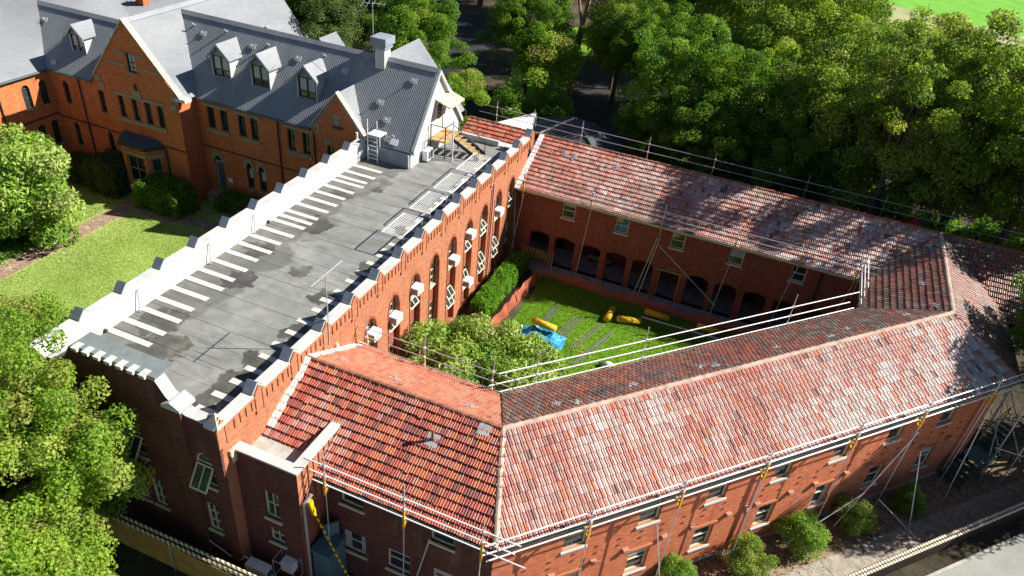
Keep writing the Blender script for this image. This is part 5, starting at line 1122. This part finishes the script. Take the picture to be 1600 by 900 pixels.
MB().path(pts, .012, 5).build('cord', M['black'], o); MB().tube(pts[0]+Vector((-.05, 0, .25)), pts[1]+Vector((0, 0, -.1)), .12, .09, n=8).build('wrapped_cloth', M['yel'], o)
# ------------------------------------------------------------------ right-hand garden, footpath, fence, stair
g0 = Vector((15.0, 3.2)); pd = dC; pn = right(dC)
def C2(u, w, z=-.6): q = J1+dC*u+right(dC)*w; return (q.x, q.y, z)
fp = struct('footpath', MB().prism([C2(-6, 4.95), C2(34, 4.95), C2(34, 6.4), C2(-6, 6.4)], (0, 0, .03)), M['slabm'], 'grey concrete slab footpath below the sunlit wall')
u = -4.
while u < 31:
    L_ = rnd.choice((1.1, 1.25, 1.4)); 
    for (w0, w1) in ((5.0, 5.68), (5.7, 6.35)):
        z = .05+rnd.uniform(-.008, .01); MB().prism([C2(u, w0), C2(u+L_-.025, w0), C2(u+L_-.025, w1), C2(u, w1)], (0, 0, z)).build('slab', M['slabm'], fp)
    u += L_
struct('garden_bed', MB().prism([C2(-4, 3.0), C2(34, 3.0), C2(34, 4.95), C2(-4, 4.95)], (0, 0, .02)), paint('bark_mulch', (.3, .22, .15), .95, .1, 0, .65, 4.5), 'mulched garden bed along the sunlit wall')
struct('forecourt', MB().prism([C2(-20, 7.5), C2(60, 7.5), C2(60, 40), C2(-20, 40)], (0, 0, .02)), M['roadc'], 'pale concrete forecourt in the near corner')
struct('kerb', MB().prism([C2(-20, 7.35), C2(60, 7.35), C2(60, 7.5), C2(-20, 7.5)], (0, 0, .12)), M['concrete'], 'concrete kerb beside the forecourt')
struct('verge', MB().prism([C2(-20, 6.4), C2(60, 6.4), C2(60, 7.35), C2(-20, 7.35)], (0, 0, .015)), M['soil'], 'leaf-strewn verge under the wire fence')
o = thing('wire_fence', 'dark wire mesh fence topped by cream striped rails beside the forecourt', 'fence', C2(20, 8.9))
net = MB(); hN = 1.05
for k in range(-20, 420):
    a = Vector(C2(k*.1, 6.6, -.55)); b = Vector(C2(k*.1+hN*.6, 6.6, -.55+hN)); net.tube(a, b, .008, n=4, cap=False); b2 = Vector(C2(k*.1-hN*.6, 6.61, -.55+hN)); net.tube(Vector(C2(k*.1, 6.61, -.55)), b2, .008, n=4, cap=False)
net.build('wire_mesh', M['black'], o)
MB().prism([C2(-2, 6.63, -.55), C2(42, 6.63, -.55), C2(42, 6.63, .45), C2(-2, 6.63, .45)], (.004, -.004, 0)).build('shade_cloth', paint('shade_cloth', (.035, .025, .02), .9, .1), o)
for k in range(0, 43, 3): MB().tube(C2(k, 6.57, -.6), C2(k, 6.57, .55), .025).build('post', M['galv'], o)
for (w_, z) in ((6.5, .5), (6.66, .46)): MB().tube(C2(-2, w_, z), C2(42, w_, z), .065, n=10).build('striped_sleeve', M['tiger'], o)
o = thing('garden_stair', 'dark green steel stair at the shaded east corner', 'staircase', (28.4, 21, -.6))
sd = Vector((.62, .78)); sn = Vector((sd.y, -sd.x))
def S2(u, w, z): return (27.55+sd.x*u+sn.x*w, 19.75+sd.y*u+sn.y*w, z)
for k in range(5): 
    p = [S2(.28*k, -.6, 0), S2(.28*k+.26, -.6, 0), S2(.28*k+.26, .6, 0), S2(.28*k, .6, 0)]; z = -.42+.17*k; MB().prism([(a, b, z) for a, b, _ in p], (0, 0, .04)).build('tread', M['green'], o)
MB().prism([S2(1.4, -.6, .42), S2(2.7, -.6, .42), S2(2.7, .6, .42), S2(1.4, .6, .42)], (0, 0, .05)).build('landing', M['teal'], o)
for k in range(6): MB().prism([S2(2.7+.28*k, -.6, .58+.17*k), S2(2.96+.28*k, -.6, .58+.17*k), S2(2.96+.28*k, .6, .58+.17*k), S2(2.7+.28*k, .6, .58+.17*k)], (0, 0, .04)).build('tread', M['green'], o)
for w_ in (-.62, .62): MB().path([S2(0, w_, .45), S2(1.4, w_, 1.35), S2(2.7, w_, 1.35), S2(4.4, w_, 2.4)], .025).path([S2(0, w_, .0), S2(1.4, w_, .9), S2(2.7, w_, .9), S2(4.4, w_, 1.95)], .018).build('handrail', M['green'], o)
for u in (0, 1.4, 2.7, 4.4):
    for w_ in (-.62, .62): MB().tube(S2(u, w_, -.6), S2(u, w_, {0: .45, 1.4: 1.35, 2.7: 1.35, 4.4: 2.4}[u]), .025).build('baluster', M['green'], o)
# ------------------------------------------------------------------ far small things
def lamp(loc, lab, h=3.2):
    o = thing('garden_lamp', lab, 'lamp', loc); x, y, z = loc; MB().tube(loc, (x, y, z+h), .05, .04).build('post', M['galv'], o); MB().tube((x, y, z+h), (x, y, z+h+.12), .12, .3, n=12).build('lantern', M['teal'], o); MB().ball((x, y, z+h+.2), .32, .32, .2).build('shade', paint('lamp_green', (.12, .4, .3), .4, .4), o)
lamp((1.3, 50.5, -.6), 'green-topped lamp post on the shaded drive beyond the slate roof'); 
for (x, y, l, h_) in ((-7.9, 57, 'short weathered post at the edge of the grass island', 2.4), (-9.3, 49.5, 'thin pale post beside the garden shrubs', 1.6)):
    o = thing('garden_post', l, 'post', (x, y, -.6)); MB().box(x-.14, x+.14, y-.14, y+.14, -.6, h_-.6).build('shaft', M['stone'], o); MB().ball((x, y, h_-.45), .2, .2, .18).build('cap', M['concrete'], o)
o = thing('red_canopy', 'small red canopy glimpsed beyond the ridge of the arcaded wing', 'canopy', (24.1, 36.3, -.6)); MB().add([(23.7, 35.8, 5.35), (24.75, 35.9, 5.6), (24.7, 36.8, 5.6), (23.6, 36.7, 5.35), (24.5, 36.3, 6.15)], [(0, 1, 4), (1, 2, 4), (2, 3, 4), (3, 0, 4)]).build('cover', M['red'], o)
for (x, y) in ((23.75, 35.85), (24.7, 35.95), (24.65, 36.75), (23.65, 36.65)): MB().tube((x, y, -.6), (x, y, 5.4), .04).build('leg', M['galv'], o)
# ------------------------------------------------------------------ vegetation
vr = np.random.RandomState(5)
def unit(v): return v/np.maximum(1e-9, np.linalg.norm(v, axis=-1, keepdims=True))
def leaf_mesh(name, C, N, S, COLR, mat, aspect=.55):
    n = len(C); N = unit(N); t = vr.randn(n, 3); t = unit(t-N*(t*N).sum(1, keepdims=True)); b = np.cross(N, t); S = S[:, None]
    V = np.stack([C-t*S*.5, C+b*S*aspect*.5-N*S*.1, C+t*S*.5-N*S*.12, C-b*S*aspect*.5-N*S*.1], 1).reshape(-1, 3)
    me = bpy.data.meshes.new(name); me.vertices.add(4*n); me.vertices.foreach_set('co', V.astype(np.float32).ravel())
    me.loops.add(4*n); me.loops.foreach_set('vertex_index', np.arange(4*n, dtype=np.int32)); me.polygons.add(n)
    me.polygons.foreach_set('loop_start', np.arange(0, 4*n, 4, dtype=np.int32)); me.polygons.foreach_set('loop_total', np.full(n, 4, dtype=np.int32))
    me.update(calc_edges=True); ca = me.color_attributes.new('Col', 'FLOAT_COLOR', 'POINT'); cc = np.ones((4*n, 4), np.float32); cc[:, :3] = np.repeat(COLR, 4, 0); ca.data.foreach_set('color', cc.ravel())
    me.materials.append(mat); return me
def clump_leaves(cc, cr, per, size, pal, squash=.75, upb=.5, jitter=.6, inner=.25, tint=.25):
    """leaves on the shells of many clumps; cc clump centres, cr radii"""
    k = len(cc); num = np.maximum(8, (per*(cr/cr.mean())**2)).astype(int); idx = np.repeat(np.arange(k), num); n = len(idx)
    d = unit(vr.randn(n, 3)+np.array([0, 0, .25])); rr = np.where(vr.rand(n) < inner, vr.rand(n)**.5*.8, .78+.3*vr.rand(n))
    C = cc[idx]+d*rr[:, None]*cr[idx][:, None]*np.array([1, 1, squash]); N = d+np.array([0, 0, upb])+vr.randn(n, 3)*jitter
    pal = np.array(pal); ct = pal[vr.randint(len(pal), size=k)]; lt = pal[vr.randint(len(pal), size=n)]
    col = (ct[idx]*.6+lt*.4)*(1+tint*(vr.rand(n, 1)-.5)*2)
    S = size*(.7+.6*vr.rand(n)); return C, N, S, col
def crown_clumps(rx, ry, rz, n, r0, r1, low=-.7, shell=.62):
    P = []; tries = 0
    while len(P) < n and tries < 20000:
        tries += 1; d = unit(vr.randn(1, 3))[0]
        if d[2] < low: continue
        f = shell+(1-shell)*vr.rand() if vr.rand() < .85 else .25+.4*vr.rand()
        f *= 1+.14*math.sin(3*math.atan2(d[1], d[0])+rx*7)+.1*math.sin(5*math.atan2(d[1], d[0])+4*d[2])+.1*math.sin(7*d[2]+2*d[0])
        p = d*f*np.array([rx, ry, rz])
        if all(np.linalg.norm((p-q)/np.array([1, 1, .8])) > r0*.95 for q in P): P.append(p)
        elif tries > 6000: P.append(p)
    return np.array(P), r0+(r1-r0)*vr.rand(len(P))
def trunk_mesh(name, h, r, tips, mat='bark', lean=(0, 0), fork=.55):
    m = MB(); a = Vector((0, 0, -.3)); top = Vector((lean[0], lean[1], h*fork)); mid = Vector((lean[0]*.4+.1*r, lean[1]*.4, h*fork*.5))
    m.tube(a, mid, r*1.15, r*.9, 9, False); m.tube(mid, top, r*.9, r*.7, 9, False)
    for t in tips:
        t = Vector(t); k = top.lerp(t, .5)+Vector((rnd.uniform(-.3, .3), rnd.uniform(-.3, .3), .12*(t-top).length)); m.tube(top, k, r*.42, r*.26, 6, False); m.tube(k, t, r*.26, r*.08, 5, False)
        s = t+(t-k)*.3+Vector((rnd.uniform(-.6, .6), rnd.uniform(-.6, .6), .3)); m.tube(k, s, r*.16, r*.04, 4, False)
    return m.mesh(name, M[mat], True)
G1 = [(.19, .29, .036), (.28, .37, .05), (.12, .21, .03), (.42, .45, .1), (.16, .2, .06)]            # yellow-green
G2 = [(.11, .22, .028), (.16, .28, .034), (.07, .16, .022), (.24, .33, .045)]           # mid green
G3 = [(.07, .12, .035), (.09, .14, .045), (.12, .17, .055), (.15, .18, .075)]            # dull dark
G4 = [(.2, .34, .035), (.27, .4, .045), (.14, .27, .028), (.37, .43, .1), (.3, .27, .08)]  # bright maple
def tree_kind(h, rx, rz, zc, n, r0, r1, per, size, pal, mat='leaf', aspect=.55, low=-.6, tr=.32, ntips=9, squash=.75, bark='bark', keep=None):
    cc, cr = crown_clumps(rx, rx, rz, n, r0, r1, low); cc = cc+np.array([0, 0, zc])
    if keep is not None: k_ = keep(cc, .35); cc = cc[k_]; cr = cr[k_]
    L_ = clump_leaves(cc, cr, per, size, pal, squash)
    if keep is not None: k_ = keep(L_[0], 0.); L_ = [a[k_] for a in L_]
    cm = leaf_mesh('crown', *L_, M[mat], aspect)
    tips = [tuple(cc[i]*np.array([.85, .85, 1])) for i in vr.choice(len(cc), min(ntips, len(cc)), False)]
    return cm, trunk_mesh('trunk', zc, tr, tips, bark)
def plant(name, label, cat, loc, kind, sc=1., rz=0., group=None, flat=1.):
    o = thing(name, label, cat, loc, group); o.rotation_euler = (0, 0, rz); o.scale = (sc, sc, sc*flat)
    for nm, me in zip(('crown', 'trunk'), kind):
        if me is None: continue
        c = bpy.data.objects.new(nm, me); COL.objects.link(c); c.parent = o
    return o
BIG = [tree_kind(15, 5, 5.0, 9.4, 190, .55, 1.05, 320, .2, p, low=-.9) for p in (G1, G2, G1)]
BIG2 = [tree_kind(15, 5, 4.8, 9.0, 180, .55, 1.05, 310, .2, p, low=-.9) for p in (G2, G3)]
GB = 'tall trees beyond the tiled wings'
TALL = tree_kind(19, 4.2, 4.0, 15.2, 70, .5, .9, 300, .2, G1, low=-.9, tr=.3)
trees = [  # x, y, scale, kind, rot, label
 (7.4, 44, .97, BIG[1], 0, 'broad dark green tree with bright top, left edge of the wood beyond the arcaded wing'),
 (13.2, 43.5, .9, BIG[1], 2, 'dark tree with visible limbs directly behind the middle of the arcaded wing'),
 (18.6, 44, 1.05, BIG[0], 1, 'yellow-green tree behind the shadow-streaked part of the tiled ridge'),
 (23.6, 40.2, 1.17, BIG[2], 4, 'yellow-green tree closest behind the tiled ridge, shading it'),
 (27.5, 43, 1.1, BIG[0], 2.5, 'bright yellow-green tree behind the far right end of the ridge'),
 (33.2, 37.6, 1.22, BIG[2], 5, 'yellow-green tree at the right edge, leaning over the link wing'),
 (21.6, 36.4, 1.0, TALL, .5, 'tall slender tree leaning its crown over the middle of the tile ridge'), (29.6, 36.9, 1.0, TALL, 2.9, 'tall slender tree behind the meeting of the two tile ridges'),
 (14, 56, 1.15, BIG[2], 3, 'tall tree in the second row behind the dark limbed tree'), (24, 54, 1.02, BIG[0], 1.2, 'tall yellow-green tree in the second row below the oval'),
 (31.5, 50.5, .82, BIG[1], .4, 'dark green tree in the second row near the right edge'), (9, 65, 1.1, BIG[0], 2.2, 'tree at the top edge above the broad dark tree'), (18, 69, 1.0, BIG[2], .8, 'tree at the top edge left of the oval'),
 (2.0, 58, .85, BIG[1], 1.9, 'tree overhanging the shaded drive from its right side'), (-2.4, 61, .8, BIG[0], 3.5, 'light green tree spreading over the top of the drive'),
 (38.5, 44, .8, BIG[0], 1.5, 'yellow-green tree just inside the right edge of the view'), (4.5, 78, 1.2, BIG2[0], 1, 'far tree closing the end of the drive'), (-8, 84, 1.2, BIG2[0], 2, 'far dark tree above the grass island'), (-18, 90, 1.3, BIG2[1], 3, 'far dull tree above the side drive'),
 (-11, 57.5, .85, BIG2[0], .5, 'branchy tree on the grass island'), (-16.8, 44.5, .85, BIG2[0], 1.1, 'round green tree right behind the white chimney'), (-24.5, 40, .98, BIG2[1], 2.1, 'dull green tree behind the house ridge and dormers'),
 (-31, 41, .85, BIG2[1], 3.3, 'dull green tree behind the large brick gable'), (-23, 49, 1.05, BIG2[0], 4.4, 'dark green tree behind the dull tree at the top edge'), (-38, 52, 1.2, BIG2[0], .2, 'dark tree beyond the low grey annex'), (-29, 62, 1.25, BIG2[0], 1.6, 'far dark tree above the side drive bend'), (-52, 44, 1.1, BIG2[1], 2.2, 'dull tree at the far top corner behind the left wing'),
 (32.3, 22.3, .85, BIG[1], .9, 'tree whose trunk stands beside the green stair'), (38.5, 27, 1.1, BIG[0], 2.9, 'tree outside the east corner shading the link wing'), (10.2, 40.4, .72, BIG2[0], 2.6, 'lower dark tree pressed against the back of the arcaded wing'), (16.2, 40.2, .74, BIG[1], 5.1, 'lower mid-green tree just behind the ridge, second from the slate roof'), (36, 52, .8, BIG[1], 4.0, 'dark tree behind the right-edge trees, below the oval'), (-4.8, 73, 1.1, BIG2[0], 4.1, 'dark tree meeting over the drive from its left side'), (-30, 88, 1.3, BIG2[0], 2.9, 'far tree closing the side drive'), (29, 64, .6, BIG[2], 3.1, 'lower tree whose top meets the edge of the oval'), (41, 58, .5, BIG[1], 1.1, 'low tree on the near side of the oval, right edge')]
for x, y, s_, kd, rz, lab in trees: plant('tree', lab, 'tree', (x, y, -.6), kd, s_, rz, GB)
# smaller trees and shrubs beyond
SM = [tree_kind(6, 2.6, 1.9, 4.2, 30, .7, 1.05, 420, .2, p, tr=.14) for p in (G2, G4)]
for x, y, s_, k, lab in ((-8.3, 55.2, 1.2, 1, 'small bright green tree beside the pale gum trunk'), (5.2, 45, 1.15, 0, 'low dark tree skirting the drive beside the broad tree'), (-14.6, 45.6, .8, 0, 'small tree by the side drive bend'), (-13.5, 48.5, .75, 1, 'bright shrub at the side drive corner'), (-4, 66, 1.3, 1, 'small light tree at the drive edge, far side')):
    plant('small_tree', lab, 'tree', (x, y, -.6), SM[k], s_, x)
o = thing('gum_trunk', 'tall bare peeling gum trunk beside the drive', 'tree', (-6.9, 59.8, -.6)); MB().path([(-6.9, 59.8, -.6), (-6.8, 59.8, 3), (-6.5, 60, 7)], .3, 10).build('trunk', M['barkp'], o); MB().path([(-6.5, 60, 7), (-6.0, 60.2, 11)], .22, 9).path([(-6.5, 60, 7), (-7.4, 60.5, 10)], .14, 7).build('limb', M['barkp'], o)
STD = tree_kind(6, .85, .75, 5.5, 14, .3, .45, 200, .12, [(.26, .42, .04), (.34, .48, .06), (.2, .34, .03)], low=-.9, tr=.06, ntips=5)
for x, y, s_, lab in ((23.1, 36.5, .95, 'bright leafy standard just left of the red canopy'), (25.4, 36.5, .97, 'bright leafy standard just right of the red canopy'), (26.9, 36.4, 1.0, 'bright leafy standard behind the meeting of the tile ridges'), (18.3, 36.6, .93, 'small leafy standard peeping over the shaded ridge')):
    plant('standard_shrub', lab, 'shrub', (x, y, -.6), STD, s_, x)
# front maple
def maple(x, y, n, rx, rz, zc, lab):
    kp = lambda c, m: ~((c[:, 0]+x > -9.1-m) & (c[:, 1]+y > -.32-m))
    kd = tree_kind(9, rx, rz, zc, n, .36, .7, 400, .12, G4, low=-.85, tr=.26, aspect=.75, ntips=16, squash=1.2, keep=kp)
    plant('maple_tree', lab, 'tree', (x, y, .25), kd)
maple(-6.9, -2.4, 380, 4.35, 4.4, 6.1, 'big bright green maple pressed against the shaded front wall')
maple(-11.3, -1.6, 280, 4.2, 4.2, 5.6, 'maple crown at the left edge beside the front lawn')
maple(-4.0, -5.6, 150, 2.9, 2.6, 3.0, 'lower maple crown at the bottom edge by the timber fence')
# magnolias
MG = [(.2, .34, .05), (.14, .27, .04), (.3, .4, .09), (.11, .21, .03), (.38, .42, .17)]
mg = tree_kind(6, 3.0, 2.5, 2.9, 60, .62, .95, 380, .24, MG, 'leafg', .38, low=-.8, tr=.14)
plant('magnolia', 'glossy magnolia standing on the front lawn at the left edge', 'tree', (-27.3, 13.2, .5), mg, 1.28, .4)
plant('magnolia', 'leafy magnolia in the courtyard against the battlemented wall', 'tree', (2.5, 13.2, 0), mg, .82, 1.4); plant('magnolia', 'leafy magnolia in the courtyard next to the diagonal wing', 'tree', (5.9, 13.5, 0), mg, .86, 3.0)
plant('magnolia', 'low magnolia shoot between the two courtyard magnolias', 'tree', (4.3, 12.6, 0), mg, .8, 4.4)
# clipped round shrubs along the sunlit wall
def bush_kind(pal, n=42, r=.36, per=230, size=.085, flat=1.):
    cc, cr = crown_clumps(.85, .85, .8*flat, n, r*.7, r, low=-.75, shell=.8); cc = cc+np.array([0, 0, .95*flat])
    m = MB()
    for i in vr.choice(len(cc), 7, False): m.tube((0, 0, -.1), tuple(cc[i]*.9), .03, .012, 5, False)
    return leaf_mesh('crown', *clump_leaves(cc, cr, per, size, pal, .9), M['leaf'], .6), m.mesh('stem', M['bark'])
BU = [bush_kind([(.16, .3, .04), (.22, .36, .055), (.11, .22, .03), (.3, .4, .09)]), bush_kind([(.2, .3, .05), (.27, .36, .07), (.13, .22, .035), (.34, .36, .12)])]
def bush(lab, x, y, z, s_, k=0, rz=0., name='round_shrub', cat='shrub', group=None, sc=None):
    o = thing(name, lab, cat, (x, y, z), group); o.scale = sc or (s_,)*3; o.rotation_euler = (0, 0, rz)
    for nm, me in zip(('foliage', 'stem'), BU[k]): c = bpy.data.objects.new(nm, me); COL.objects.link(c); c.parent = o
    return o
GR = 'round shrubs along the sunlit wall'
for i, (x, y, s_, l) in enumerate(((15.9, 7.6, .8, 'round shrub cut by the bottom edge, first of the row by the sunlit wall'), (18.6, 9.7, .95, 'round shrub second in the row by the sunlit wall, at the bottom edge'), (20.75, 12.1, 1.05, 'largest round shrub, in the middle of the row by the sunlit wall'), (22.95, 14.35, .95, 'round shrub beside the crossing prop poles'), (25.45, 16.8, .75, 'smallest round shrub, half in shade at the end of the row'))): bush(l, x, y, -.6, s_, i % 2, i*1.3, group=GR)
# hedges
def hedge_mesh(sx, sy, sz, n, size, pal, rnd_=.18):
    f = vr.rand(n)*(2*sx*sz+2*sy*sz+sx*sy); C = np.zeros((n, 3)); N = np.zeros((n, 3)); u = vr.rand(n); v = vr.rand(n)
    a = f < 2*sx*sz; s = np.where(vr.rand(n) < .5, 1, -1); C[a] = np.stack([(u-.5)*sx, s*sy/2, v*sz], 1)[a]; N[a] = np.stack([0*u, s, 0*u], 1)[a]
    b = (~a) & (f < 2*sx*sz+2*sy*sz); C[b] = np.stack([s*sx/2, (u-.5)*sy, v*sz], 1)[b]; N[b] = np.stack([s, 0*u, 0*u], 1)[b]
    c = ~a & ~b; C[c] = np.stack([(u-.5)*sx, (v-.5)*sy, sz+0*u], 1)[c]; N[c] = np.array([0, 0, 1.])
    w = np.sin(C[:, 0]*3.1+1)*.5+np.sin(C[:, 1]*2.3)*.5+np.sin(C[:, 1]*5.7+C[:, 0]*4)*.4
    C += N*(w*.12)[:, None]+vr.randn(n, 3)*.06; C[:, 2] = np.abs(C[:, 2]); k = np.clip((C[:, 2]-sz*.75)/(sz*.25), 0, 1)**2; C[:, 0] *= 1-k*rnd_; C[:, 1] *= 1-k*.04
    pal = np.array(pal); col = pal[vr.randint(len(pal), size=n)]*(1+.3*(vr.rand(n, 1)-.5))
    return leaf_mesh('foliage', C, N+vr.randn(n, 3)*.55+np.array([0, 0, .3]), size*(.7+.6*vr.rand(n)), col, M['leaf'], .6)
def hedge(lab, loc, me, core):
    o = thing('clipped_hedge', lab, 'hedge', loc); c = bpy.data.objects.new('foliage', me); COL.objects.link(c); c.parent = o
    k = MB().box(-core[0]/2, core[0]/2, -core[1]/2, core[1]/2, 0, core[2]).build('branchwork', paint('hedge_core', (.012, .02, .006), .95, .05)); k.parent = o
hedge('bright green clipped hedge along the courtyard path', (1.15, 22.9, 0), hedge_mesh(1.1, 6.6, 1.25, 15000, .13, [(.13, .3, .02), (.18, .36, .03), (.09, .22, .015)]), (.9, 6.4, 1.1))
hedge('large dark clipped hedge below the canted bay window', (-22.6, 20.1, .5), hedge_mesh(3.6, 1.9, 1.9, 9000, .13, G2), (3.2, 1.5, 1.7))
hedge('tall dark hedge mass beside the left corner of the brick gable', (-27.4, 20.3, .5), hedge_mesh(2.4, 2.2, 2.5, 8000, .13, G3), (2.0, 1.8, 2.2))
hedge('long low hedge below the arched windows behind the white parapet', (-17.6, 22.0, .5), hedge_mesh(4.2, 1.1, 1.25, 7000, .12, G2), (3.9, .8, 1.1))
hedge('dark hedge in the inner corner of the brick house', (-30.4, 20.3, .5), hedge_mesh(2.6, 1.6, 1.6, 6000, .13, G3), (2.2, 1.2, 1.4))
bush('round clipped topiary ball beside the shaded drive', -6.5, 52.6, -.6, 2.0, 0, name='topiary_ball')
for i, (x, y, s_, k, l) in enumerate(((-9.8, 50.5, 1.5, 0, 'dark round shrub next to the topiary ball'), (-12.3, 43.0, 1.15, 1, 'yellowish shrub nearest the white gable on the garden bank'), (-10.6, 43.6, 1.05, 1, 'yellowish shrub second from the white gable'), (-8.6, 43.4, 1.2, 1, 'yellowish shrub third from the white gable'), (-6.8, 43.3, 1.05, 1, 'reddish-tipped shrub fourth from the white gable'), (-11.0, 41.4, .9, 1, 'bright low shrub just beyond the tile ridge by the stair'), (-16.5, 48.2, 1.3, 1, 'bright conical shrub by the side drive'))): bush(l, x, y, -.6, s_*1.2, k, i)
for i in range(26):
    bush('dark undergrowth shrub in the shade below the tall trees', 2.5+1.35*i+rnd.uniform(-.6, .6), 44.5+rnd.uniform(-2.5, 5), -.6, rnd.uniform(1.6, 2.4), 0, i, 'undergrowth_shrub', 'shrub', 'undergrowth beyond the tiled wings')
# strap-leaved border beside the garden path
C = []; N = []; n = 5200
px = -26.7+vr.randn(n)*.45; py = 8.5+vr.rand(n)*6.2; ang = vr.rand(n)*6.28; hh = .25+.5*vr.rand(n)
AG = np.stack([px, py, .5+hh*.6], 1); ND = np.stack([np.cos(ang), np.sin(ang), .5+0*ang], 1)
pal = np.array([(.06, .13, .02), (.09, .18, .025), (.12, .2, .04)])
ag = link('border_plants', leaf_mesh('border_plants', AG, ND, .42*(.7+.6*vr.rand(n)), pal[vr.randint(3, size=n)], M['leafg'], .14)); tag(ag, 'strap-leaved green border beside the brick garden path', 'border plants', None, 'stuff')
for k in range(3): 
    o = thing('flower_pot', ('terracotta pot at the end of the strap-leaved border', 'blue glazed pot at the near end of the strap-leaved border', 'grey succulent clump where the two garden paths meet')[k], 'pot', ((-26.3, 9.4, .5), (-26.9, 9.0, .5), (-26.0, 13.6, .5))[k]); x, y, z = o.location
    MB().tube((x, y, z), (x, y, z+.35), .14, .2, 12).tube((x, y, z+.33), (x, y, z+.38), .22, .22, 12).build('pot', (M['terra'], paint('blue_glaze', (.05, .08, .16), .3, .5), M['concrete'])[k], o); MB().ball((x, y, z+.42), .2, .2, .12).build('plant', M['lawn'], o)
o = thing('stone_slab', 'pale square stone slab set in the front lawn', 'slab', (-28, 15.85, .5)); MB().box(-28.3, -27.6, 15.6, 16.15, .5, .56).build('slab', M['acw'], o)
# ------------------------------------------------------------------ grass blades and litter
def blades(name, lab, poly, dens, h, pal, z):
    P = np.array(poly); lo = P.min(0); hi = P.max(0); n = int(dens*(hi-lo).prod()); q = lo+vr.rand(n, 2)*(hi-lo); ins = np.zeros(n, bool); j = len(P)-1
    for i in range(len(P)):
        cnd = ((P[i, 1] > q[:, 1]) != (P[j, 1] > q[:, 1])) & (q[:, 0] < (P[j, 0]-P[i, 0])*(q[:, 1]-P[i, 1])/(P[j, 1]-P[i, 1]+1e-9)+P[i, 0]); ins ^= cnd; j = i
    q = q[ins]; n = len(q); a = vr.rand(n)*6.28; hh = h*(.5+vr.rand(n)); w = .012+.018*vr.rand(n)
    b = np.stack([q[:, 0], q[:, 1], np.full(n, z)], 1); d = np.stack([np.cos(a), np.sin(a), 0*a], 1)*w[:, None]; tip = b+np.stack([vr.randn(n)*.03, vr.randn(n)*.03, hh], 1)
    V = np.stack([b-d, b+d, tip], 1).reshape(-1, 3); me = bpy.data.meshes.new(name); me.vertices.add(3*n); me.vertices.foreach_set('co', V.astype(np.float32).ravel()); me.loops.add(3*n); me.loops.foreach_set('vertex_index', np.arange(3*n, dtype=np.int32)); me.polygons.add(n); me.polygons.foreach_set('loop_start', np.arange(0, 3*n, 3, dtype=np.int32)); me.polygons.foreach_set('loop_total', np.full(n, 3, dtype=np.int32)); me.update(calc_edges=True)
    pal = np.array(pal); ca = me.color_attributes.new('Col', 'FLOAT_COLOR', 'POINT'); cc = np.ones((3*n, 4), np.float32); l = (np.sin(q[:, 0]*.9)+np.sin(q[:, 1]*1.1+q[:, 0]*.4))*.12; cc[:, :3] = np.repeat(pal[vr.randint(len(pal), size=n)]*(1+l+.3*(vr.rand(n)-.5))[:, None], 3, 0); ca.data.foreach_set('color', cc.ravel()); me.materials.append(M['leaf'])
    return tag(link(name, me), lab, 'grass', None, 'stuff')
blades('grass', 'short mown grass of the sunlit front lawn', [(-24.2, 0), (-8.9, 0), (-8.9, 20.3), (-24.2, 18.2)], 330, .05, [(.28, .39, .085), (.37, .46, .13), (.21, .31, .065), (.44, .47, .2)], .5)
blades('grass', 'short mown grass of the lawn piece behind the magnolia', [(-32, 15.8), (-25.8, 15.5), (-25.8, 20.0), (-32, 20.0)], 250, .05, [(.2, .3, .055), (.27, .36, .085), (.15, .24, .045)], .5)
blades('grass', 'short grass of the courtyard lawn', [(2.3, 8.5), (8.6, 8.5), (21.4, 22), (21.4, 26.2), (2.7, 26.2)], 420, .06, [(.12, .26, .018), (.16, .32, .025), (.08, .19, .014), (.22, .36, .04)], 0)
def litter(name, lab, n, fx, size, pal):
    q = np.array([fx() for _ in range(n)]); pal = np.array(pal); N = vr.randn(n, 3)*.25+np.array([0, 0, 1])
    return tag(link(name, leaf_mesh(name, q, N, size*(.6+.8*vr.rand(n)), pal[vr.randint(len(pal), size=n)], M['leaf'], .6)), lab, 'leaf litter', None, 'stuff')
litter('leaf_litter', 'fallen leaves on the garden bed and footpath below the sunlit wall', 4500, lambda: C2(vr.rand()*33-2, 3.1+vr.rand()**1.6*2.4, -.545), .09, [(.3, .22, .12), (.2, .13, .07), (.38, .3, .18), (.12, .08, .05)])
litter('fallen_petals', 'pale fallen petals along the brick garden path', 420, lambda: (-25.2+vr.randn()*.9, 9+vr.rand()*9, .525), .13, [(.7, .66, .58), (.6, .5, .38)])
